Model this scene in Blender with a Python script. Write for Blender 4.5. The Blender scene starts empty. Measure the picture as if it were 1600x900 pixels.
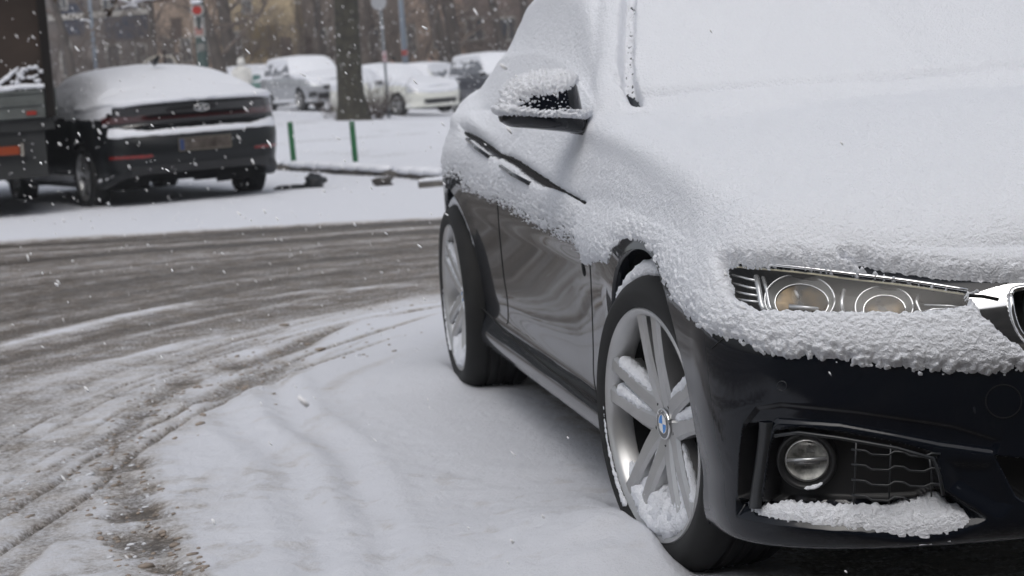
import bpy, bmesh, math, random
import numpy as np
from mathutils import Vector, Matrix

# ------------------------------------------------------------------ camera, world, sun, exposure
scene = bpy.context.scene
COL = scene.collection
CAMP = np.array([4.3282, -1.9172, 1.1297]); YAW, PIT, ROL, FPX = 2.9733, -0.1086, -0.0719, 3200.0
_fw = np.array([math.cos(PIT)*math.cos(YAW), math.cos(PIT)*math.sin(YAW), math.sin(PIT)])
_rt = np.array([math.sin(YAW), -math.cos(YAW), 0.]); _up = np.cross(_rt, _fw)
_r2 = _rt*math.cos(ROL) + _up*math.sin(ROL); _u2 = -_rt*math.sin(ROL) + _up*math.cos(ROL)

cam_data = bpy.data.cameras.new("camera")
cam = bpy.data.objects.new("camera", cam_data); COL.objects.link(cam)
cam_data.sensor_fit = 'HORIZONTAL'; cam_data.sensor_width = 36.0
cam_data.lens = FPX/1600.0*36.0
cam_data.clip_start = 0.05; cam_data.clip_end = 600
cam.matrix_world = Matrix(((_r2[0], _u2[0], -_fw[0], CAMP[0]), (_r2[1], _u2[1], -_fw[1], CAMP[1]),
                           (_r2[2], _u2[2], -_fw[2], CAMP[2]), (0, 0, 0, 1)))
cam_data.dof.use_dof = True; cam_data.dof.focus_distance = 4.0; cam_data.dof.aperture_fstop = 8.0
scene.camera = cam

world = bpy.data.worlds.new("World"); scene.world = world; world.use_nodes = True
nt = world.node_tree; bg = nt.nodes["Background"]
sky = nt.nodes.new("ShaderNodeTexSky"); sky.sky_type = 'NISHITA'; sky.sun_disc = False
SUN_EL, SUN_AZ = math.radians(54), math.radians(-15)     # azimuth in the xy plane, from +x
sky.sun_elevation = SUN_EL; sky.sun_rotation = math.radians(90) - SUN_AZ
sky.air_density = 1.0; sky.dust_density = 3.0; sky.ozone_density = 1.0
hs = nt.nodes.new("ShaderNodeHueSaturation"); hs.inputs['Saturation'].default_value = 0.30
nt.links.new(sky.outputs[0], hs.inputs['Color']); nt.links.new(hs.outputs[0], bg.inputs['Color'])
bg.inputs['Strength'].default_value = 0.145

sun_d = bpy.data.lights.new("sun", 'SUN'); sun_d.energy = .66; sun_d.angle = math.radians(45)
sun_d.color = (1.0, 0.97, 0.93)
sun = bpy.data.objects.new("sun", sun_d); COL.objects.link(sun)
sdir = Vector((math.cos(SUN_EL)*math.cos(SUN_AZ), math.cos(SUN_EL)*math.sin(SUN_AZ), math.sin(SUN_EL)))
sun.rotation_euler = sdir.to_track_quat('Z', 'Y').to_euler()

scene.view_settings.view_transform = 'Standard'; scene.view_settings.look = 'None'
scene.view_settings.exposure = 0.09; scene.view_settings.gamma = 1.0
scene.view_settings.use_curve_mapping = False
scene.render.engine = 'CYCLES'
scene.cycles.max_bounces = 8; scene.cycles.transparent_max_bounces = 12
scene.cycles.volume_bounces = 0; scene.cycles.use_denoising = True
try: scene.cycles.denoiser = 'OPENIMAGEDENOISE'
except Exception: pass

rnd = random.Random(7); nrg = np.random.default_rng(11)

# ------------------------------------------------------------------ projection helpers
def proj(P):
    d = np.asarray(P, float) - CAMP; z = d @ _fw
    return np.stack([800 + FPX*(d @ _r2)/z, 450 - FPX*(d @ _u2)/z, z], -1)
def ray(x, y): return _fw + _r2*((x-800)/FPX) + _u2*((450-y)/FPX)
def smooth(a, b, x):
    t = np.clip((np.asarray(x, float)-a)/(b-a), 0, 1); return t*t*(3-2*t)
def gz_far(x, y):                       # far behind the car the street climbs a little to one side and dips to the other
    d = np.hypot(np.asarray(x)-CAMP[0], np.asarray(y)-CAMP[1])
    lat = (np.asarray(x)-CAMP[0])*_r2[0]+(np.asarray(y)-CAMP[1])*_r2[1]
    return smooth(33, 60, d)*np.interp(lat, [-7, -1.5], [.2, -.25])
def gp(x, y, z=0.0):
    r = ray(x, y); zz = z
    for _ in range(6):
        t = (zz - CAMP[2])/r[2]; P = CAMP + r*t; zz = z + float(gz_far(P[0], P[1]))
    return P
def at_dist(x, y, D):                   # the point behind pixel (x, y) at depth D
    return CAMP + ray(x, y)*D
def ground_at(x, D):                    # ground point under column x at depth D
    P = at_dist(x, 130, D); P[2] = float(gz_far(P[0], P[1])); return P

# ------------------------------------------------------------------ noise
def _hash(ix, iy, iz, k=0):
    h = (ix*374761393 + iy*668265263 + iz*2147483647 + k*1274126177) & 0xFFFFFFFF
    h = ((h ^ (h >> 13))*1274126177) & 0xFFFFFFFF
    h = ((h ^ (h >> 16))*2246822519) & 0xFFFFFFFF
    return ((h ^ (h >> 15)) & 0xFFFFFF)/float(0xFFFFFF)
def vnoise(P, k=0):
    P = np.asarray(P, float); I = np.floor(P).astype(np.int64); F = P-I; F = F*F*(3-2*F)
    out = 0
    for dx in (0, 1):
        for dy in (0, 1):
            for dz in (0, 1):
                w = (F[..., 0] if dx else 1-F[..., 0])*(F[..., 1] if dy else 1-F[..., 1])*(F[..., 2] if dz else 1-F[..., 2])
                out = out + w*_hash(I[..., 0]+dx, I[..., 1]+dy, I[..., 2]+dz, k)
    return out*2-1
def fbm(P, o=3, k=0):
    a, s, out = 1.0, 0.0, 0
    P = np.asarray(P, float)
    for i in range(o):
        out = out + a*vnoise(P*(2.03**i)+i*17.3, k+i); s += a; a *= 0.5
    return out/s
def worley(P, k=0):
    P = np.asarray(P, float); I = np.floor(P).astype(np.int64); best = np.full(P.shape[:-1], 9.0)
    for dx in (-1, 0, 1):
        for dy in (-1, 0, 1):
            for dz in (-1, 0, 1):
                J = I + np.array([dx, dy, dz])
                q = np.stack([J[..., 0]+_hash(J[..., 0], J[..., 1], J[..., 2], k+1), J[..., 1]+_hash(J[..., 0], J[..., 1], J[..., 2], k+2),
                              J[..., 2]+_hash(J[..., 0], J[..., 1], J[..., 2], k+3)], -1)
                best = np.minimum(best, ((q-P)**2).sum(-1))
    return np.sqrt(best)

def poly_sd(XY, poly):                  # signed distance, positive inside, same units as poly
    XY = np.asarray(XY, float); x, y = XY[..., 0], XY[..., 1]
    pl = np.asarray(poly, float); n = len(pl); ins = np.zeros(x.shape, bool); d2 = np.full(x.shape, 1e18)
    for i in range(n):
        x0, y0 = pl[i]; x1, y1 = pl[(i+1) % n]
        ex, ey = x1-x0, y1-y0; L = ex*ex+ey*ey+1e-12
        t = np.clip(((x-x0)*ex+(y-y0)*ey)/L, 0, 1)
        d2 = np.minimum(d2, (x-x0-t*ex)**2+(y-y0-t*ey)**2)
        c = ((y0 > y) != (y1 > y)) & (x < (x1-x0)*(y-y0)/((y1-y0) if abs(y1-y0) > 1e-9 else 1e-9)+x0)
        ins ^= c
    d = np.sqrt(d2); return np.where(ins, d, -d)
def line_d(XY, line):                   # distance to an open polyline, and arc length at the foot
    XY = np.asarray(XY, float); x, y = XY[..., 0], XY[..., 1]
    d2 = np.full(x.shape, 1e18); u = np.zeros(x.shape); sgn = np.ones(x.shape); acc = 0.0
    pl = np.asarray(line, float)
    for i in range(len(pl)-1):
        x0, y0 = pl[i]; x1, y1 = pl[i+1]; ex, ey = x1-x0, y1-y0; L = math.hypot(ex, ey)
        t = ((x-x0)*ex+(y-y0)*ey)/(L*L)
        lo = -1e9 if i == 0 else 0; hi = 1e9 if i == len(pl)-2 else 1
        tc = np.clip(t, lo, hi); dd = (x-x0-tc*ex)**2+(y-y0-tc*ey)**2
        m = dd < d2; d2 = np.where(m, dd, d2); u = np.where(m, acc+tc*L, u)
        sgn = np.where(m, np.sign(ex*(y-y0)-ey*(x-x0)), sgn); acc += L
    return np.sqrt(d2)*sgn, u
def smooth_line(L, n=12):               # Catmull-Rom through points
    L = [np.asarray(p, float) for p in L]; L = [2*L[0]-L[1]] + L + [2*L[-1]-L[-2]]; out = []
    for i in range(1, len(L)-2):
        for j in range(n):
            t = j/n; a, b, c, d = L[i-1], L[i], L[i+1], L[i+2]
            out.append(0.5*((2*b)+(c-a)*t+(2*a-5*b+4*c-d)*t*t+(3*b-a-3*c+d)*t**3))
    out.append(L[-2]); return np.array(out)

# ------------------------------------------------------------------ materials
MATS = {}
def mat(name, color=(.5, .5, .5), rough=.5, metal=0., coat=0., spec=.5, emit=None, estr=0., var=0., vscale=8., bump=0., bscale=60., bdist=.003, color2=None, coatr=.03):
    if name in MATS: return MATS[name]
    m = bpy.data.materials.new(name); m.use_nodes = True; t = m.node_tree; b = t.nodes["Principled BSDF"]
    b.inputs['Base Color'].default_value = (*color, 1); b.inputs['Roughness'].default_value = rough
    b.inputs['Metallic'].default_value = metal; b.inputs['Coat Weight'].default_value = coat
    b.inputs['Coat Roughness'].default_value = coatr; b.inputs['Specular IOR Level'].default_value = spec
    tc = t.nodes.new("ShaderNodeTexCoord")
    nz = t.nodes.new("ShaderNodeTexNoise"); nz.inputs['Scale'].default_value = vscale; nz.inputs['Detail'].default_value = 6
    t.links.new(tc.outputs['Object'], nz.inputs['Vector'])
    if var > 0 or color2:
        mx = t.nodes.new("ShaderNodeMix"); mx.data_type = 'RGBA'
        c2 = color2 or tuple(c*(1-var) for c in color)
        mx.inputs[6].default_value = (*color, 1); mx.inputs[7].default_value = (*c2, 1)
        rp = t.nodes.new("ShaderNodeMapRange"); rp.inputs[1].default_value = .35; rp.inputs[2].default_value = .65
        t.links.new(nz.outputs['Fac'], rp.inputs[0]); t.links.new(rp.outputs[0], mx.inputs[0])
        t.links.new(mx.outputs[2], b.inputs['Base Color'])
    if bump > 0:
        n2 = t.nodes.new("ShaderNodeTexNoise"); n2.inputs['Scale'].default_value = bscale; n2.inputs['Detail'].default_value = 5
        t.links.new(tc.outputs['Object'], n2.inputs['Vector'])
        bp = t.nodes.new("ShaderNodeBump"); bp.inputs['Strength'].default_value = bump; bp.inputs['Distance'].default_value = bdist
        t.links.new(n2.outputs['Fac'], bp.inputs['Height']); t.links.new(bp.outputs[0], b.inputs['Normal'])
    if emit: b.inputs['Emission Color'].default_value = (*emit, 1); b.inputs['Emission Strength'].default_value = estr
    MATS[name] = m; return m
def glass_mat(name, tint=(.9, .92, .95), rough=.02, fac=.0):
    if name in MATS: return MATS[name]
    m = bpy.data.materials.new(name); m.use_nodes = True; t = m.node_tree
    for n in list(t.nodes): t.nodes.remove(n)
    o = t.nodes.new("ShaderNodeOutputMaterial"); mx = t.nodes.new("ShaderNodeMixShader")
    tr = t.nodes.new("ShaderNodeBsdfTransparent"); gl = t.nodes.new("ShaderNodeBsdfGlossy"); fr = t.nodes.new("ShaderNodeFresnel")
    tr.inputs[0].default_value = (*tint, 1); gl.inputs['Roughness'].default_value = rough; ge = t.nodes.new('ShaderNodeNewGeometry'); mr = t.nodes.new('ShaderNodeMapRange'); mr.inputs[3].default_value = 1.42; mr.inputs[4].default_value = 1/1.42
    t.links.new(ge.outputs['Backfacing'], mr.inputs[0]); t.links.new(mr.outputs[0], fr.inputs[0])
    t.links.new(fr.outputs[0], mx.inputs[0]); t.links.new(tr.outputs[0], mx.inputs[1]); t.links.new(gl.outputs[0], mx.inputs[2])
    t.links.new(mx.outputs[0], o.inputs[0]); MATS[name] = m; return m
def snow_mat(name, base=(.84, .86, .91), s1=420., s2=110., d=.0012, strength=.5, sss=0.):
    if name in MATS: return MATS[name]
    m = bpy.data.materials.new(name); m.use_nodes = True; t = m.node_tree; b = t.nodes["Principled BSDF"]
    b.inputs['Base Color'].default_value = (*base, 1); b.inputs['Roughness'].default_value = .75; b.inputs['Specular IOR Level'].default_value = .25
    if sss: 
        b.inputs['Subsurface Weight'].default_value = sss; b.inputs['Subsurface Radius'].default_value = (.006, .007, .009); b.inputs['Subsurface Scale'].default_value = 1.
    tc = t.nodes.new("ShaderNodeTexCoord")
    n1 = t.nodes.new("ShaderNodeTexNoise"); n1.inputs['Scale'].default_value = s1; n1.inputs['Detail'].default_value = 4; n1.inputs['Roughness'].default_value = .7
    n2 = t.nodes.new("ShaderNodeTexNoise"); n2.inputs['Scale'].default_value = s2; n2.inputs['Detail'].default_value = 3
    ad = t.nodes.new("ShaderNodeMath"); ad.operation = 'MULTIPLY_ADD'; ad.inputs[1].default_value = 1.5
    t.links.new(tc.outputs['Object'], n1.inputs['Vector']); t.links.new(tc.outputs['Object'], n2.inputs['Vector'])
    t.links.new(n2.outputs['Fac'], ad.inputs[0]); t.links.new(n1.outputs['Fac'], ad.inputs[2])
    bp = t.nodes.new("ShaderNodeBump"); bp.inputs['Strength'].default_value = strength; bp.inputs['Distance'].default_value = d
    t.links.new(ad.outputs[0], bp.inputs['Height']); t.links.new(bp.outputs[0], b.inputs['Normal'])
    MATS[name] = m; return m

M_SNOW = snow_mat("snow_on_car", d=.0060, s1=240., s2=120., strength=.72)
M_SNOWF = snow_mat("snow_far", base=(.69, .705, .75), s1=60., s2=14., d=.01, strength=.35)
M_PAINT = mat("paint_black_blue", (.0035, .005, .009), rough=.35, coat=.75, spec=.04, coatr=.035)
M_PLAST = mat("plastic_black", (.008, .008, .009), rough=.5, bump=.15, bscale=400., bdist=.0005)
M_SATIN = mat("plastic_satin_grey", (.02, .022, .025), rough=.35)
M_GAP = mat("gap_dark", (.002, .002, .002), rough=.9)
M_RUB = mat("tyre_rubber", (.008, .008, .008), rough=.75, var=.4, vscale=20., bump=.3, bscale=90., bdist=.001)
M_ALLOY = mat("alloy_silver", (.50, .50, .50), rough=.34, metal=.75, var=.18, vscale=7.)
M_ALLOYD = mat("alloy_grey_inner", (.33, .33, .34), rough=.5, metal=.5, color2=(.20, .18, .16), vscale=5.)
M_CHROME = mat("chrome", (.78, .78, .78), rough=.07, metal=1.)
M_DISC = mat("brake_disc_steel", (.12, .11, .10), rough=.5, metal=.8, var=.4, vscale=15.)
M_UNDER = mat("underbody_black", (.004, .004, .004), rough=.9)
M_GLASSD = mat("glass_dark", (.015, .018, .02), rough=.05, coat=.6)

# ------------------------------------------------------------------ object helpers
def link(o, parent=None):
    COL.objects.link(o)
    if parent is not None: o.parent = parent
    return o
def thing(name, label, cat, loc=(0, 0, 0), rotz=0., group=None):
    o = bpy.data.objects.new(name, None); link(o); o.location = loc; o.rotation_euler = (0, 0, rotz)
    o['label'] = label; o['category'] = cat
    if group: o['group'] = group
    return o
def tag(o, label=None, cat=None, group=None, kind=None):
    if label: o['label'] = label
    if cat: o['category'] = cat
    if group: o['group'] = group
    if kind: o['kind'] = kind
    return o
def mesh_np(name, V, F, m, parent=None, smooth_=True, label=None):
    """V (n,3), F (k,4) int array of quads or list of polygons"""
    me = bpy.data.meshes.new(name)
    V = np.ascontiguousarray(V, dtype=np.float32)
    if isinstance(F, np.ndarray) and F.ndim == 2:
        F = F.astype(np.int32); k, c = F.shape
        me.vertices.add(len(V)); me.vertices.foreach_set("co", V.ravel())
        me.loops.add(k*c); me.loops.foreach_set("vertex_index", F.ravel())
        me.polygons.add(k); me.polygons.foreach_set("loop_start", np.arange(0, k*c, c, dtype=np.int32))
        me.polygons.foreach_set("loop_total", np.full(k, c, dtype=np.int32))
        me.update(calc_edges=True); me.validate()
    else:
        me.from_pydata(V.tolist(), [], [list(map(int, f)) for f in F])
    if smooth_: me.polygons.foreach_set("use_smooth", [True]*len(me.polygons))
    me.materials.append(m); me.update()
    o = bpy.data.objects.new(name, me); link(o, parent)
    if label: o['label'] = label
    return o
def grid_faces(n, m, keep=None, wrap=False):
    i = np.arange(n-1)[:, None]; j = np.arange(m if wrap else m-1)[None, :]; j2 = (j+1) % m
    F = np.stack([i*m+j, (i+1)*m+j, (i+1)*m+j2, i*m+j2], -1)
    if keep is not None: F = F[keep]
    return F.reshape(-1, 4)
def compact(V, F):
    u, inv = np.unique(F.ravel(), return_inverse=True); return V[u], inv.reshape(F.shape)
class MB:
    def __init__(s): s.V = []; s.F = []; s.n = 0
    def add(s, V, F):
        V = [tuple(map(float, v)) for v in V]; s.V += V; s.F += [tuple(int(i)+s.n for i in f) for f in F]; s.n += len(V)
    def box(s, c, h, R=None):
        V = []
        for x in (-1, 1):
            for y in (-1, 1):
                for z in (-1, 1): V.append(np.array([x*h[0], y*h[1], z*h[2]]))
        if R is not None: V = [R @ v for v in V]
        V = [v+np.asarray(c, float) for v in V]
        s.add(V, [(0, 1, 3, 2), (4, 6, 7, 5), (0, 4, 5, 1), (2, 3, 7, 6), (0, 2, 6, 4), (1, 5, 7, 3)])
    def tube(s, pts, r, n=8, cap=True):
        pts = np.asarray(pts, float); rr = np.full(len(pts), r) if np.isscalar(r) else np.asarray(r)
        T = np.gradient(pts, axis=0); T /= np.linalg.norm(T, axis=1)[:, None]+1e-12
        a = np.array([0, 0, 1.]) if abs(T[0][2]) < .9 else np.array([1., 0, 0]); base = None; V = []
        for p, t, q in zip(pts, T, rr):
            if base is None: base = np.cross(t, a)
            base = base-t*(base@t); base /= np.linalg.norm(base)+1e-12; b2 = np.cross(t, base)
            for k in range(n):
                an = 2*math.pi*k/n; V.append(p+q*(math.cos(an)*base+math.sin(an)*b2))
        F = [(i*n+k, i*n+(k+1) % n, (i+1)*n+(k+1) % n, (i+1)*n+k) for i in range(len(pts)-1) for k in range(n)]
        if cap: F += [tuple(range(n))[::-1], tuple(range((len(pts)-1)*n, len(pts)*n))]
        s.add(V, F)
    def revolve(s, prof, n=48, axis='Y', c=(0, 0, 0), a0=0., a1=2*math.pi):
        """prof: list of (radius, along-axis)"""
        full = abs(a1-a0-2*math.pi) < 1e-6; m = n if full else n+1; V = []
        for r, h in prof:
            for k in range(m):
                an = a0+(a1-a0)*k/n; ca, sa = math.cos(an)*r, math.sin(an)*r
                v = {'Y': (ca, h, sa), 'Z': (ca, sa, h), 'X': (h, ca, sa)}[axis]; V.append(np.array(v)+np.asarray(c, float))
        F = [(i*m+k, i*m+(k+1) % m, (i+1)*m+(k+1) % m, (i+1)*m+k) for i in range(len(prof)-1) for k in range(n)]
        s.add(V, F)
    def build(s, name, m, parent=None, smooth_=True, label=None, sharp=None):
        me = bpy.data.meshes.new(name); me.from_pydata(s.V, [], s.F)
        bm = bmesh.new(); bm.from_mesh(me); bmesh.ops.recalc_face_normals(bm, faces=bm.faces); bm.to_mesh(me); bm.free()
        if smooth_: me.polygons.foreach_set("use_smooth", [True]*len(me.polygons))
        me.materials.append(m); o = bpy.data.objects.new(name, me); link(o, parent)
        if smooth_ and sharp: 
            try: me.set_sharp_from_angle(angle=math.radians(sharp))
            except Exception: pass
        if label: o['label'] = label
        return o
def rotz(a): c, s = math.cos(a), math.sin(a); return np.array([[c, -s, 0], [s, c, 0], [0, 0, 1.]])
def copy_tree(o, parent=None):
    c = o.copy(); COL.objects.link(c)
    if parent is not None: c.parent = parent
    for ch in list(o.children): copy_tree(ch, c)
    return c
def snow_blob(mb, pts, r, seed=0, n=14, step=.008, flat=.75, amp=.35, fs=70.):
    """a lumpy ridge of snow along a polyline"""
    P = smooth_line(pts, 10) if len(pts) > 2 else np.array([np.asarray(pts[0])+(np.asarray(pts[1])-np.asarray(pts[0]))*t for t in np.linspace(0, 1, 12)])
    seg = np.linalg.norm(np.diff(P, axis=0), axis=1); L = np.concatenate([[0], np.cumsum(seg)]); N = max(6, int(L[-1]/step))
    u = np.linspace(0, L[-1], N); Q = np.stack([np.interp(u, L, P[:, i]) for i in range(3)], -1)
    rr = np.full(N, r) if np.isscalar(r) else np.interp(u/L[-1], np.linspace(0, 1, len(r)), r)
    e = np.minimum(u, L[-1]-u); rr = rr*np.sqrt(np.clip(e/(1.2*rr+1e-6), 0.0, 1))
    T = np.gradient(Q, axis=0); T /= np.linalg.norm(T, axis=1)[:, None]+1e-9
    up = np.array([0, 0, 1.]); V = []
    for i in range(N):
        s1 = np.cross(T[i], up); 
        if np.linalg.norm(s1) < .3: s1 = np.cross(T[i], np.array([1., 0, 0]))
        s1 /= np.linalg.norm(s1); s2 = np.cross(s1, T[i])
        for k in range(n):
            a = 2*math.pi*k/n; V.append(Q[i]+rr[i]*(math.cos(a)*s1+flat*math.sin(a)*s2))
    V = np.array(V); D = V-np.repeat(Q, n, 0); nn = D/(np.linalg.norm(D, axis=1)[:, None]+1e-9)
    disp = amp*(fbm(V*fs+seed, 3, seed))+.5*amp*(.6-worley(V*fs*1.6+seed, seed)); V = V+nn*(disp*np.repeat(rr, n))[:, None]
    F = [(i*n+k, i*n+(k+1) % n, (i+1)*n+(k+1) % n, (i+1)*n+k) for i in range(N-1) for k in range(n)]
    mb.add(V, F)

def text_mesh(name, body, size, m, parent, extr=.001):
    """lettering in the local xy plane, as a mesh"""
    f = bpy.data.curves.new(name, 'FONT'); f.body = body; f.size = size; f.align_x = 'CENTER'; f.align_y = 'CENTER'; f.extrude = extr
    t = bpy.data.objects.new('tmp', f); COL.objects.link(t); bpy.context.view_layer.update()
    me = bpy.data.meshes.new_from_object(t.evaluated_get(bpy.context.evaluated_depsgraph_get())); me.materials.clear(); me.materials.append(m)
    bpy.data.objects.remove(t); bpy.data.curves.remove(f)
    o = bpy.data.objects.new(name, me); return link(o, parent)
# ------------------------------------------------------------------ car body surfaces
def pchip(xq, x, y, axis=0):
    """monotone cubic interpolation; y may be (n, ...) along axis 0"""
    x = np.asarray(x, float); y = np.asarray(y, float); h = np.diff(x); d = np.diff(y, axis=0)/h.reshape((-1,)+(1,)*(y.ndim-1))
    hh = h.reshape((-1,)+(1,)*(y.ndim-1)); m = np.zeros_like(y)
    w1 = 2*hh[1:]+hh[:-1]; w2 = hh[1:]+2*hh[:-1]
    with np.errstate(divide='ignore', invalid='ignore'):
        mm = (w1+w2)/(w1/d[:-1]+w2/d[1:])
    mm = np.where(d[:-1]*d[1:] > 0, mm, 0); m[1:-1] = np.nan_to_num(mm); m[0] = d[0]; m[-1] = d[-1]
    xq = np.clip(np.asarray(xq, float), x[0], x[-1]); i = np.clip(np.searchsorted(x, xq, side='right')-1, 0, len(x)-2)
    t = (xq-x[i])/h[i]; sh = (-1,)+(1,)*(y.ndim-1); t = t.reshape(sh); H = h[i].reshape(sh)
    return (1+2*t)*(1-t)**2*y[i]+t*(1-t)**2*H*m[i]+t*t*(3-2*t)*y[i+1]+t*t*(t-1)*H*m[i+1]
def crom(kq, Y):                         # Catmull-Rom over integer knots with slope limiting (mild)
    a = pchip(kq, np.arange(len(Y)), Y)
    n = len(Y); m = np.zeros_like(Y); m[1:-1] = (Y[2:]-Y[:-2])/2; m[0] = Y[1]-Y[0]; m[-1] = Y[-1]-Y[-2]
    i = np.clip(np.floor(kq).astype(int), 0, n-2); t = (kq-i).reshape((-1,)+(1,)*(Y.ndim-1))
    b = (1+2*t)*(1-t)**2*Y[i]+t*(1-t)**2*m[i]+t*t*(3-2*t)*Y[i+1]+t*t*(t-1)*m[i+1]
    return .5*a+.5*b

def car_patch(T, xcols, nphi, vcount):
    """half a body (w = distance from the centre plane) as one grid: columns run round the plan contour from the middle of the
    tail to the middle of the nose, levels from the sill to the centre line. returns X, W, Z, K (level), colx, seg"""
    xs, xf = T['xr_s'], T['xf_s']
    def section(x):
        x = np.atleast_1d(x); nx = len(x); Wd = np.zeros((14, nx)); Zd = np.zeros((14, nx))
        for l in range(10):
            Wd[l] = pchip(x, T['x'], np.array(T['w'][l])) if isinstance(T['w'][l], (list, tuple)) else T['w'][l]
            Zd[l] = pchip(x, T['x'], np.array(T['z'][l])) if isinstance(T['z'][l], (list, tuple)) else T['z'][l]
        zc = pchip(x, T['cx'], np.array(T['cz'])); rw = pchip(x, T['rx'], np.array(T['rw'])); rz = pchip(x, T['rx'], np.array(T['rz']))
        fr = [1, .80, .60, .32, 0]
        hood = [(Wd[9]*q, Zd[9]+(zc-Zd[9])*(1-q**T.get('hn', 2.2))) for q in fr]
        gh = [None, (.5*(Wd[9]+rw)+T.get('bulge', .025), .5*(Zd[9]+rz)+.01), (rw, rz), (rw*.55, zc-(zc-rz)*.30), (rw*0, zc)]
        b = smooth(T['bf'][0], T['bf'][1], x); b = np.maximum(b, 1-smooth(T['br'][0], T['br'][1], x))
        for l in range(1, 5):
            Wd[9+l] = hood[l][0]*b+gh[l][0]*(1-b); Zd[9+l] = hood[l][1]*b+gh[l][1]*(1-b)
        return Wd, Zd, zc
    cols = []                            # arrays (14, 3): x, w, z
    def fan(x0, nose_x, nose_z, sgn, nph, p):
        Wd, Zd, _ = section(np.array([x0])); out = []
        for ph in np.linspace(0, math.pi/2, nph+1)[1:]:
            s, c = math.sin(ph), math.cos(ph); a = np.zeros((14, 3))
            for l in range(10):
                pp = p[l] if isinstance(p, (list, tuple)) else p
                a[l, 0] = x0+(nose_x[l]-x0)*s**pp; a[l, 1] = Wd[l, 0]*max(c, 0)**pp
                g = smooth(0, 1, s); a[l, 2] = Zd[l, 0]+(nose_z[l]-Zd[l, 0])*g
            x9, w9, z9 = a[9]; zc = pchip(np.array([x9]), T['cx'], np.array(T['cz']))[0]; zc = max(zc, z9)
            zb = pchip(np.array([x9]), T['cx'], np.array(T['cz']))[0]
            for l, q in ((10, .80), (11, .60), (12, .32), (13, 0)):
                a[l] = (x9, w9*q, z9+(zb-z9)*(1-q**T.get('hn', 2.2))*(1-smooth(.7, 1, s)) + (zb-z9)*smooth(.7, 1, s)*(1-q**T.get('hn', 2.2)))
            out.append(a)
        return out
    rear = fan(xs, T['xr'], T['zr'], -1, nphi[0], T['pr'])[::-1]
    Wd, Zd, _ = section(xcols); side = [np.stack([np.full(14, x), Wd[:, i], Zd[:, i]], -1) for i, x in enumerate(xcols)]
    front = fan(xf, T['xf'], T['zf'], 1, nphi[1], T['pf'])
    A = np.array(rear+side+front)         # (ncol, 14, 3)
    kq = np.concatenate([np.linspace(l, l+1, c, endpoint=False) for l, c in enumerate(vcount)]+[[13.]])
    G = np.moveaxis(crom(kq, np.moveaxis(A, 1, 0)), 0, 1)
    fin = np.zeros(len(A), int); fin[:len(rear)] = -1; fin[len(rear)+len(side):] = 1
    return G, kq, fin                     # G (ncol, nv, 3)
def grid_normals(P):
    du = np.gradient(P, axis=0); dv = np.gradient(P, axis=1); n = np.cross(du, dv)
    L = np.linalg.norm(n, axis=-1)
    bad = L < 1e-12; n = n/np.maximum(L, 1e-12)[..., None]
    return n, bad
def wheel_cut(P, cx, cz, R, wmin, eps):
    """pull the ring just inside a wheel arch out to its rim; returns the inside mask"""
    dx = P[..., 0]-cx; dz = P[..., 2]-cz; r = np.hypot(dx, dz); reg = (np.abs(P[..., 1]) > wmin) & (r < R)
    m = reg & (r > R-eps); s = R/np.maximum(r, 1e-6)
    P[..., 0] = np.where(m, cx+dx*s, P[..., 0]); P[..., 2] = np.where(m, cz+dz*s, P[..., 2])
    return reg

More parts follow.
